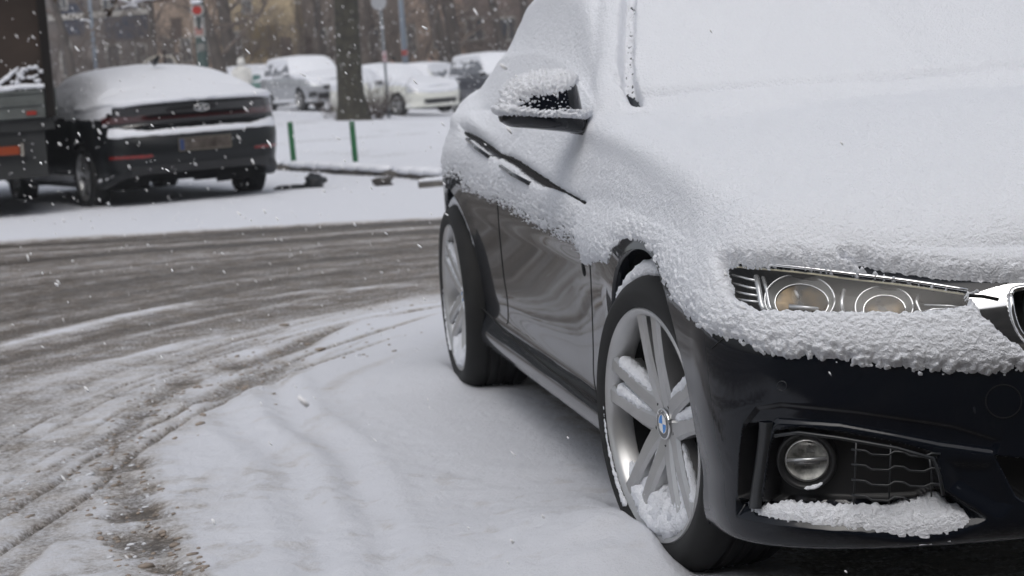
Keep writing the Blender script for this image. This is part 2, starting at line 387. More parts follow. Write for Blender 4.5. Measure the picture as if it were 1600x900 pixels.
# ---- wheels -------------------------------------------------------
def make_wheel(parent, R=.330, rim=.247, width=.225, spokes=5, detail=True, n=72, double=True):
    """axle along y, outer face towards -y"""
    w = thing_part('wheel', parent)
    ho = -width/2
    t = MB(); h = width/2
    prof = [(rim, ho+.012), (rim+.006, ho+.004), (rim+.02, ho-.004), (rim+.045, ho-.010), (R-.025, ho-.004), (R-.010, ho+.010), (R-.002, ho+.028)]
    g = [(-.055, -.043), (-.018, -.008), (.008, .018), (.043, .055)]
    x = ho+.028
    for a, b in g:
        prof += [(R, a-.002), (R-.008, a), (R-.008, b), (R, b+.002)]
    prof += [(R-.002, h-.028), (R-.012, h-.008), (rim+.03, h+.006), (rim, h-.01)]
    t.revolve(prof, n); t.build('tyre', M_RUB, w, sharp=40)
    r = MB()
    r.revolve([(rim+.008, ho+.014), (rim+.014, ho+.002), (rim+.010, ho-.003), (rim+.002, ho-.001), (rim-.006, ho+.010), (rim-.012, ho+.03), (rim-.020, ho+.07),
               (rim-.022, h-.01)], n)
    r.build('rim', M_ALLOY if detail else M_ALLOY, w, sharp=50)
    d = MB(); d.revolve([(0, ho+.12), (rim-.02, ho+.12)], n); d.revolve([(rim-.021, ho+.05), (rim-.021, ho+.125)], n); d.build('wheel_back', M_UNDER, w)
    if detail:
        k = MB(); k.revolve([(.06, ho+.085), (.165, ho+.085), (.168, ho+.09), (.168, ho+.11), (.06, ho+.11)], n); k.build('brake_disc', M_DISC, w, sharp=40)
        c = MB(); c.revolve([(.11, ho+.065), (.185, ho+.065), (.185, ho+.115), (.11, ho+.115), (.11, ho+.065)], 10, a0=math.radians(-25), a1=math.radians(35)); c.build('brake_calliper', M_DISC, w, sharp=40)
    s = MB()
    nsp = spokes
    for i in range(nsp):
        a = math.pi/2+i*2*math.pi/nsp
        er = np.array([math.cos(a), 0, math.sin(a)]); et = np.array([-math.sin(a), 0, math.cos(a)]); ey = np.array([0, 1., 0])
        for sg in ((-1, 1) if double else (0,)):
            # stations along the radius: r, tangential centre, half width, face y, depth
            if double: st = [(.030, .015, .023, ho+.034, .030), (.060, .024, .025, ho+.028, .038), (.10, .028, .023, ho+.020, .048), (.15, .031, .0205, ho+.013, .056), (.20, .035, .0195, ho+.008, .060), (.228, .038, .021, ho+.006, .06), (rim-.002, .040, .025, ho+.005, .06)]
            else: st = [(.03, 0, .03, ho+.03, .03), (.12, 0, .024, ho+.02, .03), (rim-.004, 0, .032, ho+.01, .03)]
            V = []
            for (rr, tc_, hw, fy, dp) in st:
                c0 = er*rr+et*tc_*sg
                for (tt, yy) in ((-hw*.62, fy), (hw*.62, fy), (hw, fy+.007), (hw*.9, fy+dp), (-hw*.9, fy+dp), (-hw, fy+.007)):
                    # the inner edge of each arm is bevelled so the pair reads as a blade
                    V.append(c0+et*tt+ey*yy)
            F = [(q*6+k, q*6+(k+1) % 6, (q+1)*6+(k+1) % 6, (q+1)*6+k) for q in range(len(st)-1) for k in range(6)]
            F += [tuple(range(6)), tuple(range((len(st)-1)*6, len(st)*6))[::-1]]
            s.add(V, F)
    s.revolve([(.0, ho+.034), (.052, ho+.034), (.066, ho+.040), (.07, ho+.075)], 40)
    s.build('spokes', M_ALLOY, w, sharp=25)
    if detail:
        for i in range(5):
            b = MB(); a = math.pi/2+math.pi/5+i*2*math.pi/5; c = (math.cos(a)*.057, 0, math.sin(a)*.057)
            b.revolve([(0, ho+.0315), (.010, ho+.0315), (.0115, ho+.036)], 14, c=c)
            b.build('wheel_bolt', M_UNDER, w)
    return w
def thing_part(name, parent):
    o = bpy.data.objects.new(name, None); link(o, parent); return o

# ------------------------------------------------------------------ the black car in front
TX = [-3.25, -2.81, -2.4, -1.6, -.9, -.5, -.15, .15, .40]
HERO = dict(x=TX, xr_s=-3.25, xf_s=.40,
  w=[[.78]*9,
     [.84, .855, .858, .858, .858, .858, .86, .862, .862],
     [.875, .885, .885, .884, .884, .886, .888, .888, .880],
     [.872, .885, .864, .860, .860, .864, .885, .890, .882],
     [.876, .900, .868, .864, .864, .872, .898, .896, .893],
     [.855, .906, .874, .867, .867, .876, .904, .901, .898],
     [.855, .910, .884, .876, .876, .884, .906, .904, .899],
     [.850, .905, .898, .893, .891, .889, .900, .896, .888],
     [.790, .865, .872, .870, .866, .864, .864, .858, .846],
     [.715, .785, .815, .825, .822, .812, .805, .795, .768]],
  z=[.20,
     [.20, .19, .19, .19, .19, .19, .18, .175, .172],
     [.25, .24, .24, .24, .24, .24, .235, .225, .215],
     [.33, .32, .315, .31, .305, .30, .30, .295, .285],
     [.42, .42, .40, .39, .385, .385, .39, .39, .375],
     [.53, .54, .52, .50, .50, .50, .50, .485, .465],
     [.65, .65, .63, .61, .61, .61, .61, .585, .555],
     [.765, .765, .735, .715, .70, .695, .69, .665, .635],
     [.905, .905, .875, .835, .795, .775, .765, .745, .715],
     [.975, .970, .950, .930, .918, .905, .875, .835, .785]],
  cx=[-3.9, -3.8, -3.5, -3.25, -2.9, -2.5, -1.9, -1.35, -.9, -.60, -.45, -.2, 0, .3, .5, .62, .70, .75],
  cz=[1.03, 1.035, 1.10, 1.17, 1.26, 1.345, 1.385, 1.335, 1.155, 1.005, .942, .935, .925, .875, .818, .778, .742, .70],
  rx=[-3.9, -3.5, -3.25, -2.9, -2.5, -2.0, -1.6, -1.3, -1.0, -.82, -.70, -.5, .4],
  rw=[.60, .55, .535, .545, .575, .592, .605, .635, .680, .712, .735, .74, .74],
  rz=[.99, 1.05, 1.12, 1.22, 1.305, 1.335, 1.295, 1.205, 1.075, .975, .922, .91, .8],
  bf=(-.80, -.50), br=(-3.6, -3.2), bulge=.008, hn=2.0,
  xr=[-3.70, -3.78, -3.83, -3.86, -3.86, -3.86, -3.86, -3.86, -3.84, -3.78], zr=[.22, .22, .28, .36, .44, .54, .66, .78, .93, 1.02], pr=.88,
  xf=[.66, .735, .765, .770, .772, .782, .785, .775, .755, .725], zf=[.19, .165, .205, .27, .36, .46, .545, .605, .655, .695],
  pf=[.72, .72, .70, .70, .72, .72, .74, .78, .82, .86])
LOD = 1.0
def _cols():
    c = [np.linspace(-3.25, -2.45, int(90)), np.linspace(-2.45, -.6, int(300))[1:], np.linspace(-.6, .40, int(300*LOD))[1:]]
    return np.concatenate(c)
VC = [5, 10, 20, 26, 34, 36, 34, 44, 40, 46, 46, 50, 50]
G, KQ, FIN = car_patch(HERO, _cols(), (50, int(300*LOD)), VC)
NC, NV = G.shape[:2]
P0 = G.copy(); P0[..., 1] *= -1                                   # the car's right side, towards the camera
XS0 = P0[..., 0].copy(); ZS0 = P0[..., 2].copy()
arch = wheel_cut(P0, -.008, .325, .384, .70, .014) | wheel_cut(P0, -2.81, .325, .388, .70, .030)
N0, bad0 = grid_normals(P0)
N0 = -N0 if (N0[NC//2, NV//3, 1] > 0) else N0
N0[:, -1, 1] = 0; N0[:, -1] /= np.linalg.norm(N0[:, -1], axis=-1)[:, None]+1e-9
PX = proj(P0)                                                      # photograph position of every body vertex
PXY = PX[..., :2]; MPP = PX[..., 2]/FPX                            # metres per pixel there
def facing():
    return ((CAMP-P0)*N0).sum(-1) > 0
FACE = facing()
_big = np.where(FACE[..., None], PXY, 1e6).reshape(-1, 2)
def S(x, y, off=0., full=False):
    """point on the body under photograph position (x, y), moved off along the normal"""
    k = int(np.argmin(((_big-np.array([x, y]))**2).sum(-1))); i, j = divmod(k, NV); i = min(max(i, 1), NC-2); j = min(max(j, 1), NV-2)
    q = PXY[i, j]; a = (PXY[i+1, j]-PXY[i-1, j])/2; b = (PXY[i, j+1]-PXY[i, j-1])/2
    M = np.array([[a[0], b[0]], [a[1], b[1]]]); d = np.array([x, y])-q
    try: uv = np.clip(np.linalg.solve(M, d), -2, 2)
    except Exception: uv = np.zeros(2)
    p = P0[i, j]+uv[0]*(P0[i+1, j]-P0[i-1, j])/2+uv[1]*(P0[i, j+1]-P0[i, j-1])/2
    n = N0[i, j]; p = p+n*off
    return (p, n) if full else p
def SL(L, off=0.): return [S(x, y, off) for x, y in L]

# outlines traced on the body, in photograph pixels
HL = [(1133, 419), (1143, 414), (1240, 422), (1330, 434), (1420, 444), (1507, 458), (1513, 484), (1470, 492), (1400, 496), (1290, 497), (1180, 492), (1148, 470)]
HL_RIM = [(1128, 416), (1143, 410), (1240, 418), (1330, 429), (1420, 440), (1512, 454)]
HOUSING = [(1192, 787), (1203, 705), (1212, 674), (1251, 668), (1311, 676), (1402, 692), (1460, 708), (1466, 730), (1473, 768), (1440, 785), (1327, 791), (1210, 789)]
LEDGE = [(1152, 782), (1192, 787), (1210, 789), (1327, 791), (1440, 785), (1473, 768), (1500, 785), (1545, 812), (1500, 836), (1451, 847), (1402, 845), (1327, 832), (1251, 824), (1176, 812), (1152, 806)]
SLOT = [(1160, 672), (1168, 663), (1184, 662), (1187, 672), (1178, 720), (1171, 782), (1153, 776), (1155, 715)]
CENTRE = [(1556, 713), (1640, 722), (1760, 724), (1800, 800), (1700, 815), (1640, 806), (1588, 775)]
KFRAME = [(1512, 462), (1556, 448), (1580, 443), (1640, 440), (1712, 436), (1724, 520), (1706, 604), (1650, 590), (1596, 548), (1560, 520), (1530, 492)]
KHOLE = [(1578, 462), (1588, 452), (1640, 447), (1702, 443), (1713, 520), (1697, 593), (1652, 578), (1600, 528), (1584, 498)]
def sdm(poly, P=None): return poly_sd(PXY if P is None else P, poly)
FRONTM = FACE & (P0[..., 0] > .12) & (PXY[..., 1] > 390)
def region(poly): d = sdm(poly); return np.where(FRONTM, d, -99.)
dH, dG, dS, dC, dKf, dKh, dL = [region(q) for q in (HL, HOUSING, SLOT, CENTRE, KFRAME, KHOLE, LEDGE)]
# recesses pressed into the bumper
dep = .060*smooth(-1, 4, dG)+.05*smooth(-1, 4, dS)+.07*smooth(-1, 5, dC)+.05*smooth(-1, 3, dKh)
led = smooth(-2, 0, dL)                                            # the ledge slopes from the lip back into the recess
lipd = np.clip((np.interp(PXY[..., 0], [1152, 1176, 1251, 1327, 1402, 1451, 1500, 1545], [808, 814, 826, 834, 846, 848, 838, 812])-PXY[..., 1])/50., 0, 1)
dep = np.maximum(dep, led*.060*lipd)
# soft top scallop over the recess and the frame around it
dfr = region([(1150, 800), (1158, 660), (1176, 640), (1215, 636), (1330, 648), (1480, 668), (1570, 690), (1556, 712), (1575, 812), (1545, 816), (1470, 770), (1460, 706), (1311, 672), (1212, 668), (1192, 787)])
P1 = P0-N0*dep[..., None]
fold = .006*smooth(0, 10, region([(1158, 662), (1180, 634), (1220, 628), (1340, 640), (1490, 662), (1568, 686), (1556, 712), (1470, 700), (1400, 686), (1311, 670), (1215, 664), (1196, 680), (1190, 790), (1150, 790)]))
P1 = P1-N0*fold[..., None]
blade = region([(1470, 712), (1560, 716), (1590, 790), (1566, 818), (1480, 768)]); P1 = P1-N0*(.012*smooth(0, 26, blade))[..., None]

def fc(A): return (A[:-1, :-1]+A[1:, :-1]+A[1:, 1:]+A[:-1, 1:])/4
fX, fZ, fW = fc(P0[..., 0]), fc(P0[..., 2]), fc(-P0[..., 1]); fK = fc(np.broadcast_to(KQ, (NC, NV)))
ok = ~(fc(arch.astype(float)) > .99)
fP = np.stack([fc(PXY[..., 0]), fc(PXY[..., 1])], -1)
def fin(d, thr=0): return fc(d) > thr
r_head = fin(dH) & ok
r_grl = (fin(dG, -1) | fin(dS, -1) | fin(dC, -1)) & ok & ~r_head
r_kid = fin(dKf) & ~fin(dKh) & ok
r_kin = fin(dKh) & ok
r_win = ok & (fK > 9.25) & (fK < 10.85) & (fX > -3.1) & (fX < -.95)
r_wsc = ok & (fK > 11.12) & (fX > -1.32) & (fX < -.52)
r_rgl = ok & (fK > 11.1) & (fX < -2.7) & (fX > -3.5)
r_door1 = ok & (fX > -1.90) & (fX < -.60) & (fZ > .315) & (fK < 9.2) & (fK > 3.1)
r_door2 = ok & (fX > -2.62) & (fX <= -1.90) & (fZ > .315) & (fK < 9.2) & (fK > 3.1) & ((fX+2.81)**2+(fZ-.325)**2 > .43**2)
r_sill = ok & (fX > -2.5) & (fX < -.40) & (fK <= 3.1)
hood_front = fK > 9.05
r_hood = ok & hood_front & (fX > -.50) & ~r_kid & ~r_kin & ~r_head
r_bump = ok & (fX > .37) & (fK < 7.9) & ~r_head & ~r_grl & ~r_kid & ~r_kin & (fX > .37)
r_bump = ok & (fX > .365) & ~r_head & ~r_grl & ~r_kid & ~r_kin & ~r_hood & (fK < 8.6)
used = r_head | r_grl | r_kid | r_kin | r_win | r_wsc | r_rgl | r_door1 | r_door2 | r_sill | r_hood | r_bump
r_body = ok & ~used

hero = thing('parked_car', 'big black car in front, buried in snow, silver alloy wheels showing', 'car')
GF = grid_faces(NC, NV).reshape(NC-1, NV-1, 4)
def part(name, r, m, both=True, P=P1, join=False, **k):
    V, F = compact(P.reshape(-1, 3), GF[r]); F = F[:, ::-1]
    V2 = V*np.array([1, -1, 1]); F2 = F[:, ::-1]
    if not both: return mesh_np(name, V, F, m, hero, **k)
    if not join:
        mesh_np(name, V, F, m, hero, **k); return mesh_np(name, V2, F2, m, hero, **k)
    mp = np.where(np.abs(V[:, 1]) < 1e-5, np.arange(len(V)), np.arange(len(V))+len(V)); V = np.concatenate([V, V2])
    V, F = compact(V, np.concatenate([F, mp[F2]])); return mesh_np(name, V, F, m, hero, **k)
part('body', r_body, M_PAINT, join=True); part('bonnet', r_hood, M_PAINT, join=True); part('front_bumper', r_bump, M_PAINT, join=True); part('door', r_door1, M_PAINT, both=False)
part('door', r_door2, M_PAINT, both=False); part('side_sill', r_sill, M_PAINT)
part('door', r_door1 | r_door2, M_PAINT, both=False, P=P1*np.array([1, -1, 1]))
part('windscreen', r_wsc, M_GLASSD, join=True); part('side_window', r_win, M_GLASSD); part('rear_window', r_rgl, M_GLASSD, join=True)
part('bumper_grille', r_grl, M_PLAST); 
kf = part('radiator_grille', r_kid, M_CHROME); part('grille_opening', r_kin, M_GAP)
# ---- wheel arches: rolled edge, liner ------------------------------
def side_w(x, z):
    k = int(np.argmin((XS0-x)**2+(ZS0-z)**2+np.where((KQ[None, :] < 8.8), 0, 9.))); i, j = divmod(k, NV); return -P0[i, j, 1]
for cx, R in ((-.008, .384), (-2.81, .388)):
    th = np.radians(np.linspace(-24, 204, 110))
    edge = []
    for a in th:
        x, z = cx+R*math.cos(a), .325+R*math.sin(a); w = side_w(x, z); edge.append((x, w, z))
    edge = np.array(edge); k = np.ones(5)/5
    wsm = np.convolve(np.pad(edge[:, 1], 2, mode='edge'), k, 'valid'); edge[:, 1] = wsm
    for sgn in (-1, 1):
        lip, lin = MB(), MB(); rows = []
        for dr, dw in ((0, 0.000), (-.003, .004), (-.004, .010), (.0, .035), (.02, .045)):
            rr = (R+dr)/R; rows.append(np.stack([cx+(edge[:, 0]-cx)*rr, sgn*(edge[:, 1]-dw), .325+(edge[:, 2]-.325)*rr], -1))
        V = np.array(rows).reshape(-1, 3); n = len(th)
        lip.add(V, [(i*n+j, i*n+j+1, (i+1)*n+j+1, (i+1)*n+j) for i in range(4) for j in range(n-1)])
        rows = []
        for dr, w in ((.02, None), (.03, .75), (.02, .50)):
            rr = (R+dr)/R; ww = edge[:, 1]-.045 if w is None else np.full(n, w); rows.append(np.stack([cx+(edge[:, 0]-cx)*rr, sgn*ww, .325+(edge[:, 2]-.325)*rr], -1))
        rows.append(np.stack([np.full(n, cx), np.full(n, sgn*.48), np.full(n, .30)], -1))
        V = np.array(rows).reshape(-1, 3)
        lin.add(V, [(i*n+j, i*n+j+1, (i+1)*n+j+1, (i+1)*n+j) for i in range(3) for j in range(n-1)])
        lip.build('arch_edge', M_PAINT, hero); lin.build('wheel_arch_liner', M_UNDER, hero)
u = MB(); u.box((-1.4, 0, .22), (1.05, .80, .02)); u.box((.50, 0, .20), (.12, .70, .015)); u.box((-3.45, 0, .25), (.2, .72, .02))
u.box((-1.4, 0, .32), (1.0, .45, .08)); u.box((.45, 0, .42), (.02, .62, .22)); u.build('underbody', M_UNDER, hero)

# ---- wheels ---------------------------------------------------------
def roundel(parent, c, r, nrm_y=-1):
    """round badge: black ring with letters, blue and white quarters; faces -y"""
    a = MB(); a.revolve([(r*1.06, 0), (r*1.06, -.003), (r*1.0, -.0045), (r*.97, -.0035)], 40, c=c); a.build('badge_edge', M_CHROME, parent)
    b = MB(); b.revolve([(0, -.0036), (r*.98, -.0036)], 40, c=c); b.build('badge_ring', M_GLASSD, parent)
    for col, q in (('white', (0, 2)), ('blue', (1, 3))):
        m = mat('badge_'+col, (.75, .75, .75) if col == 'white' else (.03, .22, .62), rough=.2)
        k = MB()
        for i in q: k.revolve([(0, -.0042), (r*.60, -.0042)], 10, c=c, a0=i*math.pi/2+math.pi/4*0, a1=(i+1)*math.pi/2)
        k.build('badge_field', m, parent)
    e = MB(); e.revolve([(r*.60, -.0040), (r*.62, -.0052), (r*.66, -.0040)], 40, c=c); e.build('badge_inner_rim', M_CHROME, parent)
    for ch, an in (('B', 130), ('M', 90), ('W', 50)):
        o = text_mesh('badge_letter', ch, r*.36, M_CHROME, parent, .0003)
        t = math.radians(an); o.location = (c[0]+r*.80*math.cos(t), c[1]-.0042, c[2]+r*.80*math.sin(t))
        o.rotation_euler = (Matrix.Rotation(t-math.pi/2, 3, (0, -1, 0)) @ Matrix.Rotation(math.radians(90), 3, 'X')).to_euler()
wheel_f = make_wheel(hero); wheel_f.location = (.006, -.79, .325); wheel_f.rotation_euler = (0, 0, .16)
wheel_r = make_wheel(hero); wheel_r.location = (-2.81, -.80, .325); wheel_r.rotation_euler = (0, math.radians(20), 0)
for sx, x in ((1, 0), (1, -2.81)):
    w = make_wheel(hero, detail=False); w.location = (x, .79, .325); w.rotation_euler = (0, 0, math.pi+(.16 if x == 0 else 0))
for w in (wheel_f, wheel_r): roundel(w, (0, -.1125+.032, 0), .033)
def wheel_snow(w, rot, seed):
    """snow lying on the upward sides of the spokes, in the bottom of the rim and on the crown of the tyre"""
    mb = MB(); ho = -.1125; RM = np.array([[math.cos(rot), 0, math.sin(rot)], [0, 1, 0], [-math.sin(rot), 0, math.cos(rot)]])
    g = RM @ np.array([0, 0, 1.]) if False else np.array([math.sin(-rot), 0, math.cos(rot)])  # up in wheel space
    up = np.array([-math.sin(rot), 0, math.cos(rot)])
    for i in range(5):
        a = math.pi/2+i*2*math.pi/5; er = np.array([math.cos(a), 0, math.sin(a)]); et = np.array([-math.sin(a), 0, math.cos(a)])
        slope = abs(er @ up)
        for sg in (-1, 1):
            side = et*(1 if et @ up > 0 else -1)
            if slope > .93 and er @ up > 0: continue
            amt = max(.25, 1-slope*.8); hw = .017
            pts = []
            for rr, tc_, fy in ((.065, .021, .034), (.11, .027, .030), (.16, .030, .024), (.205, .033, .018), (.228, .035, .016)):
                pts.append(er*rr+et*tc_*sg+side*(hw+.004)+np.array([0, ho+fy+.006, 0]))
            if slope > .93: continue
            snow_blob(mb, pts, [.008*amt+.004, .018*amt+.003, .019*amt+.003, .022*amt+.002, .016], seed+i*3+sg, n=12, step=.005, flat=.9, amp=.45, fs=110)
            if sg*1. == (1 if et @ up > 0 else -1): pass
    # the bowl at the bottom of the rim
    for q, (rr, yy, r0) in enumerate(((.224, .026, .030), (.207, .050, .046), (.19, .078, .048))):
        pts = []
        for an in np.linspace(-150, -38, 9):
            t = math.radians(an)+0; d = np.array([math.cos(t), 0, math.sin(t)]); c, s_ = math.cos(rot), math.sin(rot)
            d = np.array([c*d[0]-s_*d[2], 0, s_*d[0]+c*d[2]]); pts.append(d*rr+np.array([0, ho+yy, 0]))
        snow_blob(mb, pts, [.006, r0*.8, r0, r0*1.1, r0*.9, .01], seed+40+q, n=16, step=.006, flat=1., amp=.4, fs=60)
    # thin crust along the lower outer tyre edge
    pts = [];
    for an in np.linspace(172, 232, 10):
        t = math.radians(an)-rot*0; d = np.array([math.cos(t), 0, math.sin(t)]); c, s_ = math.cos(rot), math.sin(rot)
        d = np.array([c*d[0]-s_*d[2], 0, s_*d[0]+c*d[2]]); pts.append(d*.268+np.array([0, ho-.002, 0]))
    snow_blob(mb, pts, [.001, .003, .004, .006, .007], seed+50, n=8, step=.004, flat=.9, amp=.9, fs=160)
    # crown of the tyre
    for yy, r0 in ((-.060, .026), (-.015, .032), (.035, .030)):
        pts = []
        for an in np.linspace(34, 168, 14):
            t = math.radians(an); d = np.array([math.cos(t), 0, math.sin(t)]); c, s_ = math.cos(rot), math.sin(rot)
            d = np.array([c*d[0]-s_*d[2], 0, s_*d[0]+c*d[2]]); pts.append(d*(.332+r0*.25)+np.array([0, yy, 0]))
        snow_blob(mb, pts, [.01, r0*.8, r0, r0, r0*.8, .006], seed+60, n=16, step=.006, flat=.85, amp=.4, fs=80)
    o = mb.build('wheel_snow', M_SNOW, w); return o
wheel_snow(wheel_f, 0., 3); wheel_snow(wheel_r, math.radians(20), 90)

# ---- headlight ------------------------------------------------------
M_LGLASS = glass_mat("lamp_glass", (.96, .97, .98), .03)
M_AMBER = mat("lamp_inner_brown", (.13, .085, .035), rough=.14, metal=.4, color2=(.008, .007, .005), vscale=38.)
M_LGREY = mat('lamp_inner_grey', (.24, .235, .22), rough=.3, metal=.6)
M_LSIL = mat("lamp_inner_silver", (.62, .62, .62), rough=.25, metal=.7)
lamp = thing_part('headlight', hero)
def under(parent, name, r, Pd, m):
    V, F = compact(Pd.reshape(-1, 3), GF[r]); return mesh_np(name, V, F[:, ::-1], m, parent)
under(lamp, 'lamp_housing', fin(dH, -1) & ok, P0-N0*(.055*smooth(-1, 3, dH))[..., None], mat('lamp_housing_brown', (.030, .024, .017), rough=.5, var=.5, vscale=25.))
under(lamp, 'lamp_glass', r_head, P0, M_LGLASS)
def ell(cx, cy, rx, ry, n=48, a0=0, a1=360, tilt=0.):
    return [(cx+rx*math.cos(math.radians(a))+tilt*math.sin(math.radians(a)), cy+ry*math.sin(math.radians(a))) for a in np.linspace(a0, a1, n)]
def inhl(L): return [q for q in L if poly_sd(np.array([q]), [(1120, 400), (1520, 446), (1520, 510), (1290, 515), (1120, 500)])[0] > 0]
for cx, cy, rx, ry in ((1246, 462, 54, 40), (1382, 474, 43, 34)):
    oo = [(x, y) for x, y in ell(cx, cy, rx+4, ry+3, 97)]; ii = ell(cx+2, cy, rx-9, ry-7, 97)
    A_, B_ = [], []
    for a_, b_ in zip(oo, ii):
        if inhl([a_]) and inhl([b_]): A_.append(S(*a_, -.020)); B_.append(S(*b_, -.034))
    n_a = len(A_); tt = MB(); tt.add(A_+B_, [(i, i+1, n_a+i+1, n_a+i) for i in range(n_a-1) if np.linalg.norm(A_[i+1]-A_[i]) < .02]); tt.build('lamp_ring', M_LGREY, lamp)
    for q, (dr, off, rad, m) in enumerate(((3, -.019, .0022, M_LSIL), (-9, -.033, .0016, M_CHROME))):
        t = MB(); t.tube(SL(inhl(ell(cx+q*1.0, cy, rx+dr, ry+dr*.8)), off), rad, 8); t.build('lamp_ring', m, lamp)
    V = [S(cx, cy, -.050)]+SL(ell(cx, cy, rx-9, ry-7, 33)[:-1], -.036); d = MB(); d.add(V, [(0, 1+i, 1+(i+1) % 32) for i in range(32)]); d.build('lamp_reflector', M_AMBER, lamp)
    t = MB(); a = S(cx-rx*.35, cy+8, -.030); b = S(cx+rx*.55, cy+11, -.030); t.tube([a, b], [.0060, .0035], 6); t.build('lamp_shutter', M_LSIL, lamp)
for y0, y1 in ((424, 434), (438, 447), (451, 458), (463, 468)):
    t = MB(); t.tube(SL([(1136+ (y0-424)*.2, y0), (1158, (y0+y1)/2), (1180, y1)], -.014), .0028, 6); t.build('lamp_slat', M_LSIL, lamp)
t = MB(); t.tube(SL([(1176, 425), (1180, 445), (1184, 470), (1192, 490)], -.016), .006, 8); t.tube(SL([(1186, 425), (1192, 445), (1196, 470), (1203, 490)], -.02), .004, 8); t.build('lamp_divider', M_LSIL, lamp)
t = MB(); t.tube(SL([(1318, 444), (1314, 465), (1318, 490)], -.02), .004, 8); t.build('lamp_divider', M_LSIL, lamp)
for pts, r0 in (([(1438, 486), (1460, 478), (1508, 477)], .0035), ([(1446, 470), (1490, 472), (1508, 476)], .002), ([(1452, 486), (1508, 484)], .003)):
    t = MB(); t.tube(SL(pts, -.02), r0, 6); t.build('lamp_light_guide', M_LSIL, lamp)
t = MB(); t.tube(SL([(1437, 448), (1434, 462), (1440, 478), (1450, 486)], -.03), .004, 8); t.build('lamp_ring', M_LSIL, lamp)
brow = SL(smooth_line(HL_RIM, 6), .002); b2 = SL(smooth_line([(x, y+5) for x, y in HL_RIM], 6), -.004)
t = MB(); t.tube(brow, .0042, 8); t.build('lamp_brow', M_CHROME, lamp); t = MB(); t.tube(b2, .0022, 6); t.build('lamp_trim', mat('lamp_cream', (.55, .50, .36), rough=.3), lamp)
lamp2 = copy_tree(lamp, hero); lamp2.scale = (1, -1, 1)

# ---- kidney grille: chrome edge and upright slats -------------------
kg = MB(); kg.tube(SL(smooth_line(KHOLE+KHOLE[:1], 5), .003), .006, 8); o_ = kg.build('grille_edge', M_CHROME, hero); o_ = copy_tree(o_, hero); o_.scale = (1, -1, 1)
kg = MB()
for i in range(6): kg.tube(SL([(1604+i*18, 446-i), (1608+i*18, 500), (1618+i*16, 572)], -.022), .004, 6)
o_ = kg.build('grille_slats', M_GLASSD, hero); o_ = copy_tree(o_, hero); o_.scale = (1, -1, 1)
wl = MB(); wl.tube(SL([(1514, 462), (1535, 463), (1560, 468)], .003), .0025, 6); wl.build('grille_lip', M_UNDER, hero)
# ---- bonnet shut line ------------------------------------------------
BGAP = [(1318, 414), (1350, 419), (1400, 427), (1460, 436), (1520, 441), (1574, 443), (1578, 450), (1556, 455), (1512, 457), (1430, 444), (1350, 428)]
# ---- fog lamp, grille lattice, blade --------------------------------
fog = thing_part('fog_lamp', hero)
pf_, nf_ = S(1255, 725, 0, True); pf_ = pf_ - nf_*.030
nfd = np.array([.93, -.34, -.04]); nfd /= np.linalg.norm(nfd)
def to_dir(mb, c, n):
    n = np.asarray(n); up = np.array([0, 0, 1.]); s = np.cross(up, n); s /= np.linalg.norm(s); u = np.cross(n, s)
    mb.V = [tuple(np.asarray(c)+v[0]*n+v[1]*s+v[2]*u) for v in mb.V]; return mb
rf = 33*float(np.linalg.norm(pf_-CAMP))/FPX
a = MB(); a.revolve([(rf*1.42, -.03), (rf*1.40, .004), (rf*1.30, .012), (rf*1.16, .006), (rf*1.06, -.004), (rf*1.0, -.012)], 48, axis='X'); to_dir(a, pf_, nfd).build('lamp_housing', M_PLAST, fog)
a = MB(); a.revolve([(rf*1.02, -.004), (rf*1.02, .001), (rf*.95, .002)], 48, axis='X'); to_dir(a, pf_, nfd).build('lamp_ring', M_LSIL, fog)
a = MB(); a.revolve([(rf*1., -.010), (rf*.7, -.018), (0, -.024)], 40, axis='X'); to_dir(a, pf_, nfd).build('lamp_reflector', mat('fog_reflector', (.80, .78, .72), rough=.4, metal=.0, var=.8, vscale=38.), fog)
a = MB(); a.box((-.004, 0, .001), (.006, rf*.93, .0035)); a.box((-.008, 0, -.006), (.003, rf*.6, .004)); to_dir(a, pf_, nfd).build('lamp_shutter', M_LSIL, fog)
a = MB(); a.box((-.022, -rf*.25, -.020), (.002, .009, .012)); a.box((-.022, rf*.28, .022), (.002, .012, .012)); to_dir(a, pf_, nfd).build('lamp_facets', M_LSIL, fog)
a = MB(); a.revolve([(rf*.98, 0), (rf*.8, .006), (rf*.4, .010), (0, .011)], 40, axis='X'); to_dir(a, pf_, nfd).build('lamp_glass', M_LGLASS, fog)
a = MB(); snow_blob(a, [pf_+nfd*.016+np.array([0, -.008, -rf*1.22]), pf_+nfd*.018+np.array([0, .012, -rf*1.2]), pf_+nfd*.018+np.array([0, .030, -rf*1.02])], [.004, .005, .003], 5, n=10, step=.003, amp=.7, fs=200); a.build('lamp_snow', M_SNOW, fog)
fog2 = copy_tree(fog, hero); fog2.scale = (1, -1, 1)
lat = MB()
for y0 in (706, 729, 753, 777):
    L = [(1330, y0-4), (1352, y0-2), (1362, y0+4), (1388, y0+5), (1398, y0-1), (1412, y0), (1422, y0+6), (1444, y0+7), (1456, y0+2), (1470, y0+3)]
    if y0 == 777: L = L[:7]
    lat.tube([S(x, y, -.004)+np.array([.006, -.002, 0]) for x, y in L], .0022, 6)
for L in ([(1392, 694), (1391, 740), (1389, 788)], [(1452, 712), (1456, 740), (1456, 776)], [(1338, 688), (1336, 740), (1334, 788)]): lat.tube([S(x, y, -.004)+np.array([.005, -.002, 0]) for x, y in L], .0018, 6)
lat.build('grille_lattice', M_SATIN, hero)
